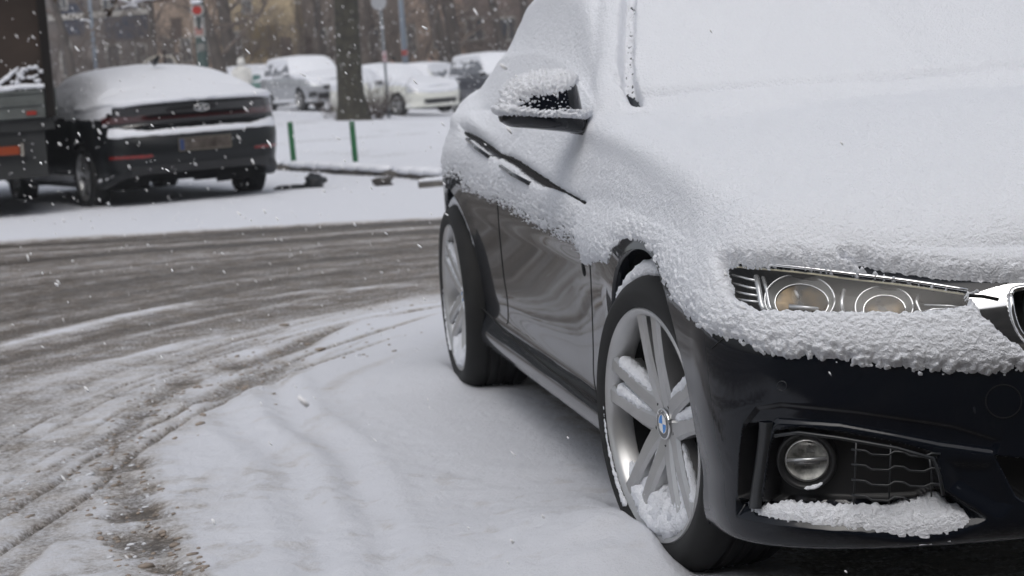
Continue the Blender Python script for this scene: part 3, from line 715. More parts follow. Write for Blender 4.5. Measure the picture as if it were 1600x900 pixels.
bl = MB(); bl.tube([S(x, y, .0) + np.array([.030, -.012, 0]) for x, y in ((1213, 676), (1250, 671), (1311, 679), (1402, 695), (1458, 711), (1468, 738), (1474, 768))], .0035, 8); bl.build('grille_frame', M_SATIN, hero)
# upright blade between the slot and the grille
V = []
for (xa, xb, y) in ((1187, 1210, 664), (1187, 1208, 676), (1184, 1203, 705), (1180, 1198, 735), (1175, 1194, 765), (1171, 1192, 792)):
    A = S(xa-2, y, 0); B = S(xb+1, y, 0); A = CAMP+(A-CAMP)*1.0; V.append((A, B))
vv = []
PB0, PB1 = [], []
for (xa, xb, y) in ((1187, 1210, 660), (1187, 1208, 676), (1184, 1203, 705), (1180, 1198, 735), (1175, 1194, 765), (1171, 1192, 795)):
    k = ray(xa, y); 
    for xx, dst in ((xa, PB0), (xb, PB1)):
        p_, n_ = S(xx, y, 0, True); dst.append(p_ if True else p_)
n = len(PB0); A = np.array(PB0)+np.array([.0, .0, 0]); B = np.array(PB1)
Dn = np.array([-.045, .012, 0])
rows = np.array([A+Dn, A+np.array([-.004, 0, 0]), A*.7+B*.3+np.array([.003, 0, 0]), B*.9+A*.1, B+Dn]); m_ = MB()
m_.add(rows.reshape(-1, 3), [(i*n+j, i*n+j+1, (i+1)*n+j+1, (i+1)*n+j) for i in range(4) for j in range(n-1)]); m_.build('bumper_blade', M_SATIN, hero)
# sensor, towing eye cover
def ring_on(px, py, rx, ry, rad, m, name, off=.0):
    t = MB(); t.tube(SL(ell(px, py, rx, ry, 40), off), rad, 6, cap=False); t.build(name, m, hero)
ring_on(1222, 603, 7, 7.5, .0011, M_SATIN, 'parking_sensor'); ring_on(1568, 627, 28, 26, .0012, M_GAP, 'towing_eye_cover')
# ---- door gaps, handles, side vent ----------------------------------
def gapline(L, r=.0028, off=-.0006, name='panel_gap', m=None):
    t = MB(); t.tube(SL(smooth_line(L, 8), off), r, 6); t.build(name, m or M_GAP, hero)
gapline([(777, 250), (777, 290), (778, 328), (781, 370), (787, 430), (793, 470), (794, 500), (792, 506)])
gapline([(921, 404), (923, 432), (925, 480), (927, 545), (928, 590), (935, 632)], .0022)
gapline([(735, 465), (748, 478), (765, 492), (792, 520), (830, 553), (870, 585), (938, 632)], .0035)
gapline([(1112, 545), (1130, 530), (1150, 520)], .002)
gapline([(1040, 420), (1046, 440), (1052, 470), (1075, 560), (1090, 620)], .0012, name='arch_trim', m=M_SATIN) if False else None
sv = MB(); c_, n_ = S(912, 421, 0, True); sv.revolve([(0, .004), (.012, .003), (.016, -.002)], 16, axis='X'); sv.V = [(v[0], v[1]*.9, v[2]*1.3) for v in sv.V]; to_dir(sv, c_, n_).build('side_vent', M_GAP, hero)
STR1 = [(726, 205), (735, 207), (752, 216), (783, 238), (787, 247), (780, 250), (762, 238), (742, 222), (727, 212)]
STR2 = [(784, 243), (800, 245), (815, 252), (850, 276), (885, 299), (917, 318), (880, 301), (850, 293), (822, 275), (806, 261), (790, 252)]
t = MB(); t.tube(SL(smooth_line([(728, 208), (752, 219), (783, 241), (815, 256), (850, 278), (885, 300), (915, 318)], 6), .001), [.0045]*14+[.0030]*(len(smooth_line([(728, 208), (752, 219), (783, 241), (815, 256), (850, 278), (885, 300), (915, 318)], 6))-14), 6); t.build('waist_trim', M_GAP, hero)
for (xa, ya, xb, yb) in ((792, 262, 836, 288), (738, 221, 772, 246)):
    dh = MB(); A, B = S(xa, ya, .020), S(xb, yb, .020); dh.tube([S(xa, ya, .0), A, A*.5+B*.5+np.array([0, -.004, 0]), B, S(xb, yb, .0)], .006, 8); dh.build('door_handle', M_PAINT, hero)

# ---- door mirror -----------------------------------------------------
def pillow(outline, X0, depth, back, nr=40, k=2.4, n=160, lean=(0, 0)):
    """rounded shell over an outline traced in the plane x = X0: front bulge 'depth' towards +x, near-flat back"""
    L = smooth_line(list(outline)+[outline[0]], 10)[:-1]
    pts = []
    for x, y in L: d = ray(x, y); t = (X0-CAMP[0])/d[0]; pts.append((CAMP+d*t)[1:])
    pts = np.array(pts); c = pts.mean(0)
    seg = np.linalg.norm(np.roll(pts, -1, 0)-pts, axis=1); u = np.concatenate([[0], np.cumsum(seg)]); q = np.linspace(0, u[-1], n, endpoint=False)
    pc = np.vstack([pts, pts[:1]]); pts = np.stack([np.interp(q, u, pc[:, i]) for i in range(2)], -1)
    rs = np.sin(np.linspace(0, math.pi/2, nr)); rows = []
    for r in rs:
        h = depth*(1-r**k)**(1/k); yz = c+(pts-c)*r; rows.append(np.concatenate([np.full((n, 1), X0+h), yz], 1))
    for r in rs[::-1][1:]:
        h = back*(1-r**6)**(1/6); yz = c+(pts-c)*r*.97; rows.append(np.concatenate([np.full((n, 1), X0-h), yz], 1))
    return np.array(rows)
mir = thing_part('side_mirror', hero)
MO = [(781, 190), (779, 180), (784, 160), (794, 141), (808, 128), (830, 120), (860, 116), (884, 117), (897, 126), (903, 145), (907, 165), (910, 178), (914, 186), (914, 200), (905, 208), (870, 205), (830, 201), (797, 198)]
MP = pillow(MO, -.80, .075, .06); mf = grid_faces(*MP.shape[:2], wrap=True)
mesh_np('mirror_shell', MP.reshape(-1, 3), mf[:, ::-1], M_PAINT, mir)
a = MB(); a.tube([np.array([-.81, -.86, .965]), np.array([-.80, -.80, .95])], .022, 10); a.build('mirror_stalk', M_PLAST, mir)
# ---- the snow on the car ---------------------------------------------
def snow_on_grid(P, N, t, name, parent, m, wrap=False, thr=-.0025, drop=None, updir=.35, flip=False):
    D = N*(1-updir)+np.array([0, 0, updir]); D /= np.linalg.norm(D, axis=-1)[..., None]+1e-9
    Q = P+D*t[..., None]
    fn = P.shape[0]-1
    F = grid_faces(P.shape[0], P.shape[1], wrap=wrap).reshape(fn, -1, 4); tm = t.reshape(-1)[F].max(-1); keep = tm > thr
    if drop is not None: keep &= ~drop
    V, F = compact(Q.reshape(-1, 3), F[keep])
    if flip: F = F[:, ::-1]
    return mesh_np(name, V, F, m, parent)
SNOWP = [(560, 280), (690, 276), (713, 284), (729, 303), (755, 312), (782, 322), (813, 342), (849, 362), (884, 380), (905, 396), (912, 412), (930, 406), (947, 404), (962, 376), (990, 370), (1008, 380),
         (1022, 394), (1040, 436), (1058, 470), (1086, 500), (1106, 520), (1128, 524), (1156, 530), (1194, 546), (1231, 555), (1287, 558), (1350, 567), (1412, 574), (1497, 580), (1537, 580), (1600, 574),
         (1650, 606), (1706, 618), (1722, 560), (1736, 470), (1740, 446), (2200, 430), (2200, -1500), (200, -1500), (200, 280)]
HLH = [(1136, 420), (1144, 416), (1240, 421), (1330, 432), (1420, 443), (1508, 457), (1512, 480), (1470, 487), (1400, 490), (1290, 489), (1185, 485), (1150, 466)]
def hero_snow(sgn, seed):
    V = P0.copy(); NN = N0.copy()
    NO = V*np.array([1, -sgn, 1])
    d = sdm(SNOWP)*MPP
    dh = -np.maximum(np.maximum(sdm(HLH)+2.0, sdm(BGAP)+1.), np.maximum(np.maximum(sdm(STR1), sdm(STR2)), sdm(KFRAME)))*MPP
    geo = (KQ[None, :]-8.2)*.12+0*V[..., 0]
    vis = FACE & (PX[..., 1] > -1400)
    d = np.where(vis, d, geo)
    nz = NN[..., 2]
    n1 = fbm(NO*38, 3, 1); wj = NO+.004*np.stack([fbm(NO*90, 2, 61), fbm(NO*90+9, 2, 62), fbm(NO*90+5, 2, 63)], -1); w1 = .62-worley(wj*98, 4); w2 = .62-worley(wj*170+5, 9); n3 = fbm(NO*9, 2, 7); n0 = fbm(NO*420, 2, 3)
    edge = smooth(.16, .0, d); side = smooth(.75, .25, nz)
    dd = d+n1*.010+w1*.016+w2*.006
    ddh = np.where(vis, dh, 1.)+w1*.006+w2*.003+n1*.002
    door = smooth(-.62, -.75, V[..., 0])*smooth(9.0, 8.6, KQ)[None, :]*side
    T = .024+.024*smooth(.35, .95, nz); T = T*(1-.45*side*(V[..., 0] < .3))
    T = T*(1-.55*side*smooth(8.9, 9.3, KQ)[None, :]*(V[..., 0] < -.7)); T = T*(1-door)+.016*door
    t = np.where(dd > 0, T*(1-np.exp(-np.clip(dd, 0, 9)/.013)), dd*.6-.0005)
    pop = (.0045*w1+.0036*w2+.0018*n1)*(.42+.66*np.maximum(edge, side*.8))
    t = t+np.where(dd > 0, pop+n3*.003*(1-edge*.5)+n0*.0004, 0)
    # sparse crust over the lower doors: the paint shows between the flakes
    t = np.where(ddh > 0, t*(1-np.exp(-np.clip(ddh, 0, 9)/.006)), -.004)
    band = door*smooth(.10, .02, d)
    t = t-band*(.0185-.020*w1-.016*w2)
    # creases: pillar edge, foot of the windscreen, bonnet fold
    if True:
        for L, wd, dp, sp in (([(991, -400), (988, 0), (986, 60), (984, 120), (986, 150), (992, 165)], 9., .003, .9), ([(944, -300), (942, 40), (940, 110), (926, 145)], 9., .008, 0),
                          ([(986, 160), (1000, 171), (1050, 169), (1150, 160), (1400, 143), (1600, 131), (1900, 112)], 5., .024, 0), ([(1000, 196), (1100, 204), (1220, 218), (1330, 236)], 20., .007, 0),
                          ([(905, 335), (930, 285), (948, 240)], 6., .003, 0), ([(915, 318), (1000, 345), (1080, 390)], 30., .004, 0), ([(740, 190), (760, 178), (800, 170)], 5, .006, 0), ([(800, 232), (806, 225)], 5, .010, 0)):
            ld, _ = line_d(PXY, L); m_ = poly_sd(PXY, [(min(p[0] for p in L)-30, min(p[1] for p in L)-25), (max(p[0] for p in L)+30, min(p[1] for p in L)-25), (max(p[0] for p in L)+30, max(p[1] for p in L)+28), (min(p[0] for p in L)-30, max(p[1] for p in L)+28)]); m_ = smooth(0, 22, m_)
            g = np.exp(-(ld/wd)**2)*m_*vis
            t = t-g*dp*(1+.5*sp*w1*3)
            if sp: gg = smooth(14, 6, np.abs(ld+3*n1))*m_*vis; t = t*(1-.985*gg)+gg*(-.0004+.015*w1+.013*w2)
    inarch = arch
    t = np.where(inarch, -.02, t)
    V2 = V
    drop = fc(arch.astype(float)) > .2
    low = KQ[None, :] < 6.9
    if sgn > 0:
        kk = (KQ > 4.8); V2 = V*np.array([1, -1, 1]); NN2 = NN*np.array([1, -1, 1]); t = np.where(kk[None, :], t, -.02)
        return snow_on_grid(V2, NN2, t, 'snow_cover', hero, M_SNOW, drop=drop)
    return snow_on_grid(V, NN, t, 'snow_cover', hero, M_SNOW, drop=drop, flip=True)
hero_snow(-1, 0.0); hero_snow(1, 3.7)
# the snow on the ledge of the bumper
LSN = [(1153, 779), (1168, 790), (1185, 792), (1210, 789), (1260, 792), (1327, 796), (1402, 794), (1440, 784), (1462, 777), (1476, 782), (1490, 794), (1510, 800), (1522, 818), (1508, 832), (1480, 840), (1451, 845), (1402, 842), (1327, 830), (1251, 822), (1200, 813), (1172, 806), (1155, 796)]
d = np.where(FRONTM, sdm(LSN)*MPP, -1.)
w1 = .62-worley(P0*95, 14); n1 = fbm(P0*45, 3, 11); w2 = .62-worley(P0*190, 15); dd = d+.004*n1+.005*w1-.003
t = np.where(dd > 0, .020*(1-np.exp(-np.clip(dd, 0, 1)/.010))+.005*w1+.003*w2, -.01)
Nup = np.broadcast_to(np.array([.45, -.1, .9]), P0.shape)
for sg in (1, -1): snow_on_grid(P1*np.array([1, sg, 1]), Nup*np.array([1, sg, 1]), t, 'bumper_snow', hero, M_SNOW, updir=.1, flip=sg > 0)
# mirror snow
MPN, _ = grid_normals(np.concatenate([MP, MP[:, :1]], 1)); MPN = MPN[:, :-1]
if (MPN[2, :, 0].mean()) < 0: MPN = -MPN
q = proj(MP); mxy = q[..., :2]
lower = np.interp(mxy[..., 0], [779, 800, 850, 905, 915], [181, 182, 184, 186, 187])
above = (lower-mxy[..., 1])                                    # px above the bare lower strip
w1 = .62-worley(MP*125, 21); w2 = .62-worley(MP*210, 22); n1 = fbm(MP*50, 3, 23)
topz = smooth(-.1, .65, MPN[..., 2]); bott = np.exp(-((above-6)/8)**2)
mid = (above > 16) & (mxy[..., 0] < 893)
t = -.007+.017*topz+.015*bott+np.where(above > 0, -.0012+.018*w1+.010*w2+.004*n1, -.02)-.010*smooth(884, 899, mxy[..., 0])*(1-topz)*(above > 14)
t = t+.005*smooth(835, 790, mxy[..., 0])-.0015*smooth(13, 20, above)*(1-topz)
t = np.where(above > 0+2.5*w1*2, t, -.01); t = np.where(MP[..., 0] < -.81, np.minimum(t, .008*topz-.001), t)
snow_on_grid(np.concatenate([MP, MP[:, :1]], 1), np.concatenate([MPN, MPN[:, :1]], 1), np.concatenate([t, t[:, :1]], 1), 'mirror_snow', mir, M_SNOW, updir=.15, flip=True)
mir2 = copy_tree(mir, hero); mir2.scale = (1, -1, 1)
# ------------------------------------------------------------------ ground: snow, slush and tyre tracks
def G2(L): return [tuple(gp(x, y)[:2]) for x, y in L]
g_top = smooth_line(G2([(-300, 398), (0, 378), (300, 360), (690, 341), (1000, 330)]), 8)
g_mid = smooth_line(G2([(-300, 470), (0, 425), (300, 398), (690, 366), (1000, 352)]), 8)
g_mi2 = smooth_line(G2([(-300, 545), (0, 482), (300, 432), (690, 392), (1000, 378)]), 8)
g_low = smooth_line(G2([(-260, 690), (0, 590), (300, 512), (520, 470), (690, 440), (1000, 420)]), 8)
g_ner = smooth_line(G2([(-160, 980), (0, 860), (100, 775), (250, 680), (420, 585), (560, 520), (690, 484), (1000, 455)]), 8)
ang = np.concatenate([np.linspace(-math.pi, -.34, 60, endpoint=False), np.linspace(-.34, -.27, 12, endpoint=False), np.linspace(-.27, .27, 680, endpoint=False), np.linspace(.27, .34, 12, endpoint=False), np.linspace(.34, math.pi, 60, endpoint=False)])
rad = np.concatenate([[.05], np.linspace(.5, 3, 12), np.geomspace(3.02, 20, 620), np.geomspace(20.2, 75, 150), np.geomspace(77, 400, 24)])
A_, R_ = np.meshgrid(ang+YAW, rad, indexing='xy'); X = CAMP[0]+R_*np.cos(A_); Y = CAMP[1]+R_*np.sin(A_)
XY = np.stack([X, Y], -1); P3 = np.stack([X, Y, 0*X], -1)
near_m = (R_ < 26)
def lf(line): return line_d(XY, line)
dT, uT = lf(g_top); dM, _ = lf(g_mid); dM2, _ = lf(g_mi2); dLw, uL = lf(g_low); dN, uN = lf(g_ner)
ds = [dT, dM, dM2, dLw, dN]; sg0 = np.sign(line_d(np.array([[-8., -1.2]]), g_top)[0][0])
ds = [d*sg0 for d in ds]                                     # positive towards the camera
q = np.full(X.shape, -1.0)
q = np.where(ds[0] < 0, ds[0]*.5, q)
for i in range(4):
    m_ = (ds[i] >= 0) & (ds[i+1] < 0); q = np.where(m_, i+ds[i]/(ds[i]-ds[i+1]+1e-9), q)
q = np.where(ds[4] >= 0, 4+ds[4]*.8, q)
u = uT*np.clip(1-q/4, 0, 1)+uN*np.clip(q/4, 0, 1)
st = fbm(np.stack([q*13, u*.22, 0*q], -1), 4, 31); st2 = fbm(np.stack([q*34, u*.5, 0*q+4], -1), 3, 33); blot = fbm(P3*.9, 3, 35); fine = fbm(P3*np.array([14, 14, 1]), 3, 37)
spk = fbm(np.stack([q*60, u*2.2, 0*q], -1), 3, 41)
road = smooth(-.02, .10, q+.04*st)*smooth(4.05, 2.9, q+.40*st+.25*blot)
dirt_shade = road*(.55+.28*st+.16*st2+.10*spk+.16*fine+.10*fbm(P3*np.array([5, 5, 1]), 3, 39))
def band(line, w, amt, jit=.04, k=0):
    d, uu = line_d(XY, smooth_line(G2(line), 8)); d = d+jit*fbm(np.stack([uu*.8, 0*uu+k, 0*uu], -1), 3, 50+k); Lm = float(np.linalg.norm(np.diff(smooth_line(G2(line), 8), axis=0), axis=1).sum()); return amt*np.exp(-(d/w)**2)*smooth(-.5, .25, uu)*smooth(Lm+.5, Lm-.25, uu)
dirt_shade = dirt_shade+band([(-100, 392), (0, 387), (300, 369), (690, 347), (900, 338)], .13, .55, k=1)*road+band([(-100, 425), (0, 414), (190, 397), (684, 362), (900, 352)], .17, .50, k=2)*road+band([(0, 470), (250, 432), (690, 385)], .14, .25, k=3)*road+band([(0, 505), (300, 455), (690, 405)], .12, .22, k=4)*road
for L, w, a in (([(0, 545), (90, 522), (165, 501), (260, 480)], .10, -.42), ([(412, 466), (494, 457), (600, 448)], .08, -.3), ([(0, 400), (300, 381), (690, 354)], .10, -.25), ([(0, 620), (140, 575), (300, 535)], .09, -.25)): dirt_shade = dirt_shade+band(L, w, a, k=7)
# thin dark tracks on the snow side
tr = 0*dirt_shade
for k, (L, w, a) in enumerate((([(-80, 745), (0, 700), (100, 645), (250, 588), (400, 545), (560, 505), (690, 482)], .024, .6), ([(-80, 870), (0, 818), (100, 755), (180, 700), (300, 640), (430, 580), (560, 532), (640, 508)], .022, .7),
        ([(-60, 925), (0, 872), (60, 828), (140, 775), (210, 712), (330, 640), (450, 590), (570, 548)], .020, .65), ([(0, 655), (150, 596), (330, 545), (450, 520)], .025, .5), ([(0, 730), (60, 690), (200, 615), (330, 570)], .02, .5), ([(0, 770), (90, 710), (200, 640), (300, 600)], .02, .4))):
    b_ = band(L, w, a, jit=.02, k=20+k); tr = tr+b_*(.75+.5*fine)
slushp = G2([(430, 560), (330, 568), (240, 600), (195, 650), (160, 700), (140, 760), (160, 830), (210, 900), (330, 930), (300, 860), (262, 790), (222, 740), (206, 700), (235, 660), (320, 612), (420, 575)])
sd = poly_sd(XY, slushp)+.10*fbm(P3*2.2, 3, 60)+.05*fine
slush = smooth(-.06, .10, sd); slush = slush*(.50+.5*fbm(P3*np.array([7, 9, 1]), 3, 61))
edge_sl = np.exp(-((ds[4]+.25)/.55)**2)*smooth(-.1, .45, fbm(np.stack([q*9, u*.9, 0*q], -1), 4, 62))*.55
dirt_shade = np.clip(np.maximum(np.maximum(dirt_shade, slush), np.maximum(tr, edge_sl*(X < 3))), 0, 1)
mixp = G2([(-200, 600), (0, 575), (330, 548), (560, 505), (450, 590), (300, 680), (230, 740), (330, 930), (-200, 1000)])
mixd = smooth(-.15, .25, poly_sd(XY, mixp)+.12*fbm(P3*2.5, 3, 65)); dirt_shade = np.maximum(dirt_shade, np.clip(mixd*(.20+.30*fbm(P3*np.array([5, 7, 1]), 4, 66)+.12*st), 0, 1))
# shaded, thinly covered ground under the parked car
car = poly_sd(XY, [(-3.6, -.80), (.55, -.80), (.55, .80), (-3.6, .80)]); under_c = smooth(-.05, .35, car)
dirt_shade = np.maximum(dirt_shade, under_c*(.55+.3*fine))
front_dark = smooth(.55, 1.0, X+.15*fbm(P3*.8, 3, 63)-1.6*smooth(-1.2, -2.2, Y)); dirt_shade = np.maximum(dirt_shade, front_dark*(.88+.25*fbm(P3*np.array([.4, 3, 1]), 3, 64)))   # street before the car, darkened in colour for shade and dim bumper reflections
# heights
snowd = .018*(1-smooth(.1, .6, dirt_shade))*(1-.65*road)
Z = gz_far(X, Y)+snowd+.004*fbm(P3*1.6, 3, 70)+.0022*fbm(P3*6, 3, 71)*(1-.5*road)+.0012*fbm(P3*26, 2, 72)*(1-.5*road)
Z = Z+dirt_shade*(.006*fine+.002*spk)
Z = Z-.006*np.clip(tr, 0, 1)
rut = 0*Z
for k, (L, w, dp) in enumerate((([(420, 590), (431, 609), (456, 659), (519, 704), (570, 786), (608, 887), (625, 960)], .050, .014), ([(330, 625), (355, 647), (405, 697), (456, 748), (488, 811), (507, 894), (515, 960)], .055, .011),
        ([(300, 700), (318, 760), (330, 830), (345, 900)], .05, .002), ([(520, 590), (545, 640), (640, 700), (700, 760)], .05, .002))):
    d, uu = line_d(XY, smooth_line(G2(L), 8)); d = np.abs(d+.03*fbm(np.stack([uu*1.5, 0*uu, 0*uu+k], -1), 3, 80+k))
    fade = smooth(-.3, .3, uu)
    Z = Z+(-dp*np.exp(-(d/w)**2)+dp*.45*np.exp(-((d-w*1.9)/(w*.7))**2))*fade; rut = rut+np.exp(-(d/w)**2)*fade
    Z = Z+fade*np.exp(-(d/(w*2))**2)*.004*fbm(P3*24, 3, 85)
dis = (smooth(-.25, .5, fbm(P3*1.1, 3, 90))*smooth(-3.0, -.3, ds[4])*smooth(2.6, 1.0, ds[4])*(1-road))      # broken snow by the road edge
Z = Z+dis*.008*fbm(P3*9, 4, 91); dirt_shade = np.clip(dirt_shade+dis*.12*smooth(.15, .5, fbm(P3*14, 3, 92)), 0, 1)
Z = Z-.05*under_c*.5
md = np.exp(-((X+.14)/.40)**2)*smooth(-.845, -.93, Y)*np.exp(-(np.minimum(Y+.98, 0)/.30)**2)
Z = Z+.080*md*(1+.25*fbm(P3*9, 3, 93))
md = np.exp(-((X+3.0)/.33)**2)*smooth(-.86, -.94, Y)*np.exp(-(np.minimum(Y+1.0, 0)/.22)**2); Z = Z+.035*md
# the verge and the far side: trampled snow with some grass showing
far = smooth(14, 17, R_); grassy = far*smooth(.10, .45, fbm(P3*np.array([.5, 1.2, 1]), 4, 95)+.5*fbm(P3*4, 3, 96)-.15)*smooth(70, 52, R_)
kline = smooth_line([gp(250, 262)[:2], gp(430, 268)[:2], gp(560, 276)[:2], gp(690, 286)[:2], gp(850, 296)[:2]], 6)
kd, ku = line_d(XY, kline); ks = np.sign(line_d(np.array([[-30., 2.]]), kline)[0][0]); kd = kd*ks
grassy = grassy*smooth(.6, 1.6, kd); Z = Z+.07*smooth(-.02, .10, kd)*smooth(60, 45, R_)+far*.012*fbm(P3*1.3, 3, 97)
F = grid_faces(X.shape[0], X.shape[1], wrap=True)
ground = mesh_np('ground', np.stack([X, Y, Z], -1).reshape(-1, 3), F[:, ::-1], mat('tmp'), None)
if ground.data.polygons[len(F)//2].normal.z < 0: ground.data.flip_normals()
for nm, arr in (('dirt_shade', dirt_shade), ('grass', grassy)):
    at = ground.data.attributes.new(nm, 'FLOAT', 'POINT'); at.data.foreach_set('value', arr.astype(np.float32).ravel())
tag(ground, 'snow covered ground and street with curved brown slushy tyre tracks', kind='structure')
def ground_material():
    m = bpy.data.materials.new('snow_and_slush'); m.use_nodes = True; t = m.node_tree; b = t.nodes['Principled BSDF']; N = t.nodes.new; Lk = t.links.new
    tc = N('ShaderNodeTexCoord'); a1 = N('ShaderNodeAttribute'); a1.attribute_name = 'dirt_shade'; a2 = N('ShaderNodeAttribute'); a2.attribute_name = 'grass'
    def noise(s, d=5, r=.6, vec=None):
        n = N('ShaderNodeTexNoise'); n.inputs['Scale'].default_value = s; n.inputs['Detail'].default_value = d; n.inputs['Roughness'].default_value = r; Lk(vec or tc.outputs['Object'], n.inputs['Vector']); return n.outputs['Fac']
    def math_(op, a, b_=None, c=None):
        n = N('ShaderNodeMath'); n.operation = op
        for i, v in enumerate((a, b_, c)):
            if v is None: continue
            if isinstance(v, (int, float)): n.inputs[i].default_value = v
            else: Lk(v, n.inputs[i])
        return n.outputs[0]
    mp = N('ShaderNodeMapping'); mp.inputs['Rotation'].default_value = (0, 0, math.radians(-18)); mp.inputs['Scale'].default_value = (1.2, .75, 1); Lk(tc.outputs['Object'], mp.inputs['Vector'])
    nA = noise(42, 6, .75, mp.outputs[0]); nB = noise(9, 5, .65, mp.outputs[0]); nC = noise(70, 5, .8); nD = noise(2.2, 4)
    j = math_('ADD', math_('ADD', math_('MULTIPLY', math_('SUBTRACT', nA, .5), 1.4), math_('MULTIPLY', math_('SUBTRACT', nC, .5), 3.2)), math_('MULTIPLY', math_('SUBTRACT', nB, .5), .8))
    k = math_('ADD', a1.outputs['Fac'], math_('MULTIPLY', j, math_('MULTIPLY', math_('MINIMUM', a1.outputs['Fac'], .5), 1.5)))
    cr = N('ShaderNodeValToRGB'); Lk(k, cr.inputs[0]); e = cr.color_ramp.elements
    e[0].position = .05; e[0].color = (.68, .695, .745, 1); e[1].position = 1.0; e[1].color = (.050, .044, .038, 1)
    for p_, c_ in ((.22, (.56, .56, .58, 1)), (.40, (.33, .315, .31, 1)), (.62, (.165, .148, .135, 1)), (.8, (.10, .086, .073, 1))):
        x = e.new(p_); x.color = c_
    br = N('ShaderNodeMix'); br.data_type = 'RGBA'; br.blend_type = 'MULTIPLY'; br.inputs[7].default_value = (1.0, .90, .76, 1); Lk(cr.outputs[0], br.inputs[6])
    Lk(math_('MULTIPLY', math_('SMOOTH_MIN', math_('MULTIPLY', a1.outputs['Fac'], 1.6), 1., .1), math_('MULTIPLY', math_('SUBTRACT', nB, .40), 4.)), br.inputs[0])
    br.clamp_factor = True
    gr = N('ShaderNodeMix'); gr.data_type = 'RGBA'; gr.inputs[7].default_value = (.085, .08, .05, 1); Lk(br.outputs[2], gr.inputs[6])
    gm = N('ShaderNodeMapRange'); gm.inputs[1].default_value = .52; gm.inputs[2].default_value = .62; Lk(noise(22, 4, .7), gm.inputs[0]); Lk(math_('MULTIPLY', gm.outputs[0], a2.outputs['Fac']), gr.inputs[0])
    Lk(gr.outputs[2], b.inputs['Base Color'])
    rr = N('ShaderNodeMapRange'); rr.inputs[1].default_value = .2; rr.inputs[2].default_value = .9; rr.inputs[3].default_value = .8; rr.inputs[4].default_value = .38; Lk(k, rr.inputs[0]); Lk(rr.outputs[0], b.inputs['Roughness'])
    b.inputs['Specular IOR Level'].default_value = .35
    h = math_('ADD', math_('MULTIPLY', nA, math_('MULTIPLY_ADD', a1.outputs['Fac'], 5., .6)), math_('ADD', nC, math_('MULTIPLY', nD, 2.)))
    bp = N('ShaderNodeBump'); bp.inputs['Strength'].default_value = .8; bp.inputs['Distance'].default_value = .008; Lk(h, bp.inputs['Height']); Lk(bp.outputs[0], b.inputs['Normal'])
    return m
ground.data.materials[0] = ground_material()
def lump(mb, c, r, seed, flat=.6, n=2, amp=.35):
    bm = bmesh.new(); bmesh.ops.create_icosphere(bm, subdivisions=n, radius=1.0)
    V = np.array([v.co[:] for v in bm.verts]); F = [[v.index for v in f.verts] for f in bm.faces]; bm.free()
    V = V*(1+amp*fbm(V*1.7+seed*3.1, 3, seed % 97))[:, None]; V = V*np.asarray(r if hasattr(r, '__len__') else (r, r, r*flat)); mb.add(V+np.asarray(c), F)
def gzat(x, y):
    i = int(np.argmin((rad-math.hypot(x-CAMP[0], y-CAMP[1]))**2)); a = (math.atan2(y-CAMP[1], x-CAMP[0])-YAW+math.pi) % (2*math.pi)-math.pi
    return float(Z[i, int(np.argmin((ang-a)**2))])
sl = MB(); sl2 = MB(); cnt = 0
slp = np.array(slushp); pxp = [(430, 560), (330, 568), (240, 600), (195, 650), (160, 700), (140, 760), (160, 830), (210, 900), (330, 930), (300, 860), (262, 790), (222, 740), (206, 700), (235, 660), (320, 612), (420, 575)]
r5 = random.Random(5)
while cnt < 420:
    x, y = r5.uniform(0, 660), r5.uniform(470, 930)
    if cnt < 290: okk = poly_sd(np.array([[x, y]]), pxp)[0] > -14
    else: okk = abs(line_d(np.array([[x, y]]), [(0, 800), (100, 735), (250, 640), (420, 570), (560, 520), (680, 490)])[0][0]) < r5.choice((12, 30, 60)) and y < 900
    if not okk: continue
    P = gp(x, y, .02); zg = gzat(P[0], P[1]); r = r5.uniform(.003, .008)*(1.9 if r5.random() < .10 else 1); el = r5.uniform(.8, 2.2); an = r5.uniform(-.6, .6)+2.2
    mb = sl if r5.random() < .8 else sl2; k0 = mb.n
    lump(mb, (0, 0, 0), (r*el, r*.9, r*.55), cnt, n=1)
    for i in range(k0, mb.n):
        v = rotz(an) @ np.array(mb.V[i]); mb.V[i] = tuple(v+np.array([P[0], P[1], zg+r*.2]))
    cnt += 1
tag(sl.build('slush_lumps', mat('slush_brown', (.36, .30, .25), rough=.6, var=.35, vscale=30.)), 'brown crumbs of slush along the tyre tracks', kind='stuff')
tag(sl2.build('snow_lumps', M_SNOWF), 'white crumbs of broken snow along the tyre tracks', kind='stuff')

# kerb, bollards and litter
kb = MB(); L = kline; n_ = len(L); tg = np.gradient(L, axis=0); tg /= np.linalg.norm(tg, axis=1)[:, None]; nm = np.stack([-tg[:, 1], tg[:, 0]], -1)*ks
rows = []
for dn, zz in ((-.02, .02), (-.02, .065), (.0, .075), (.14, .08), (.15, .05)):
    rows.append(np.concatenate([L+nm*dn+(.02*fbm(np.stack([np.arange(n_)*.9, 0*np.arange(n_), 0*np.arange(n_)], -1), 2, 5))[:, None], np.full((n_, 1), zz)+gz_far(L[:, 0], L[:, 1])[:, None]], 1))
kb.add(np.array(rows).reshape(-1, 3), [(i*n_+j, i*n_+j+1, (i+1)*n_+j+1, (i+1)*n_+j) for i in range(4) for j in range(n_-1)])
tag(kb.build('kerb', mat('kerb_stone', (.10, .09, .08), rough=.8, var=.6, vscale=3.)), 'low stone kerb half buried in snow', kind='structure')
ks_ = MB()
r6 = random.Random(9)
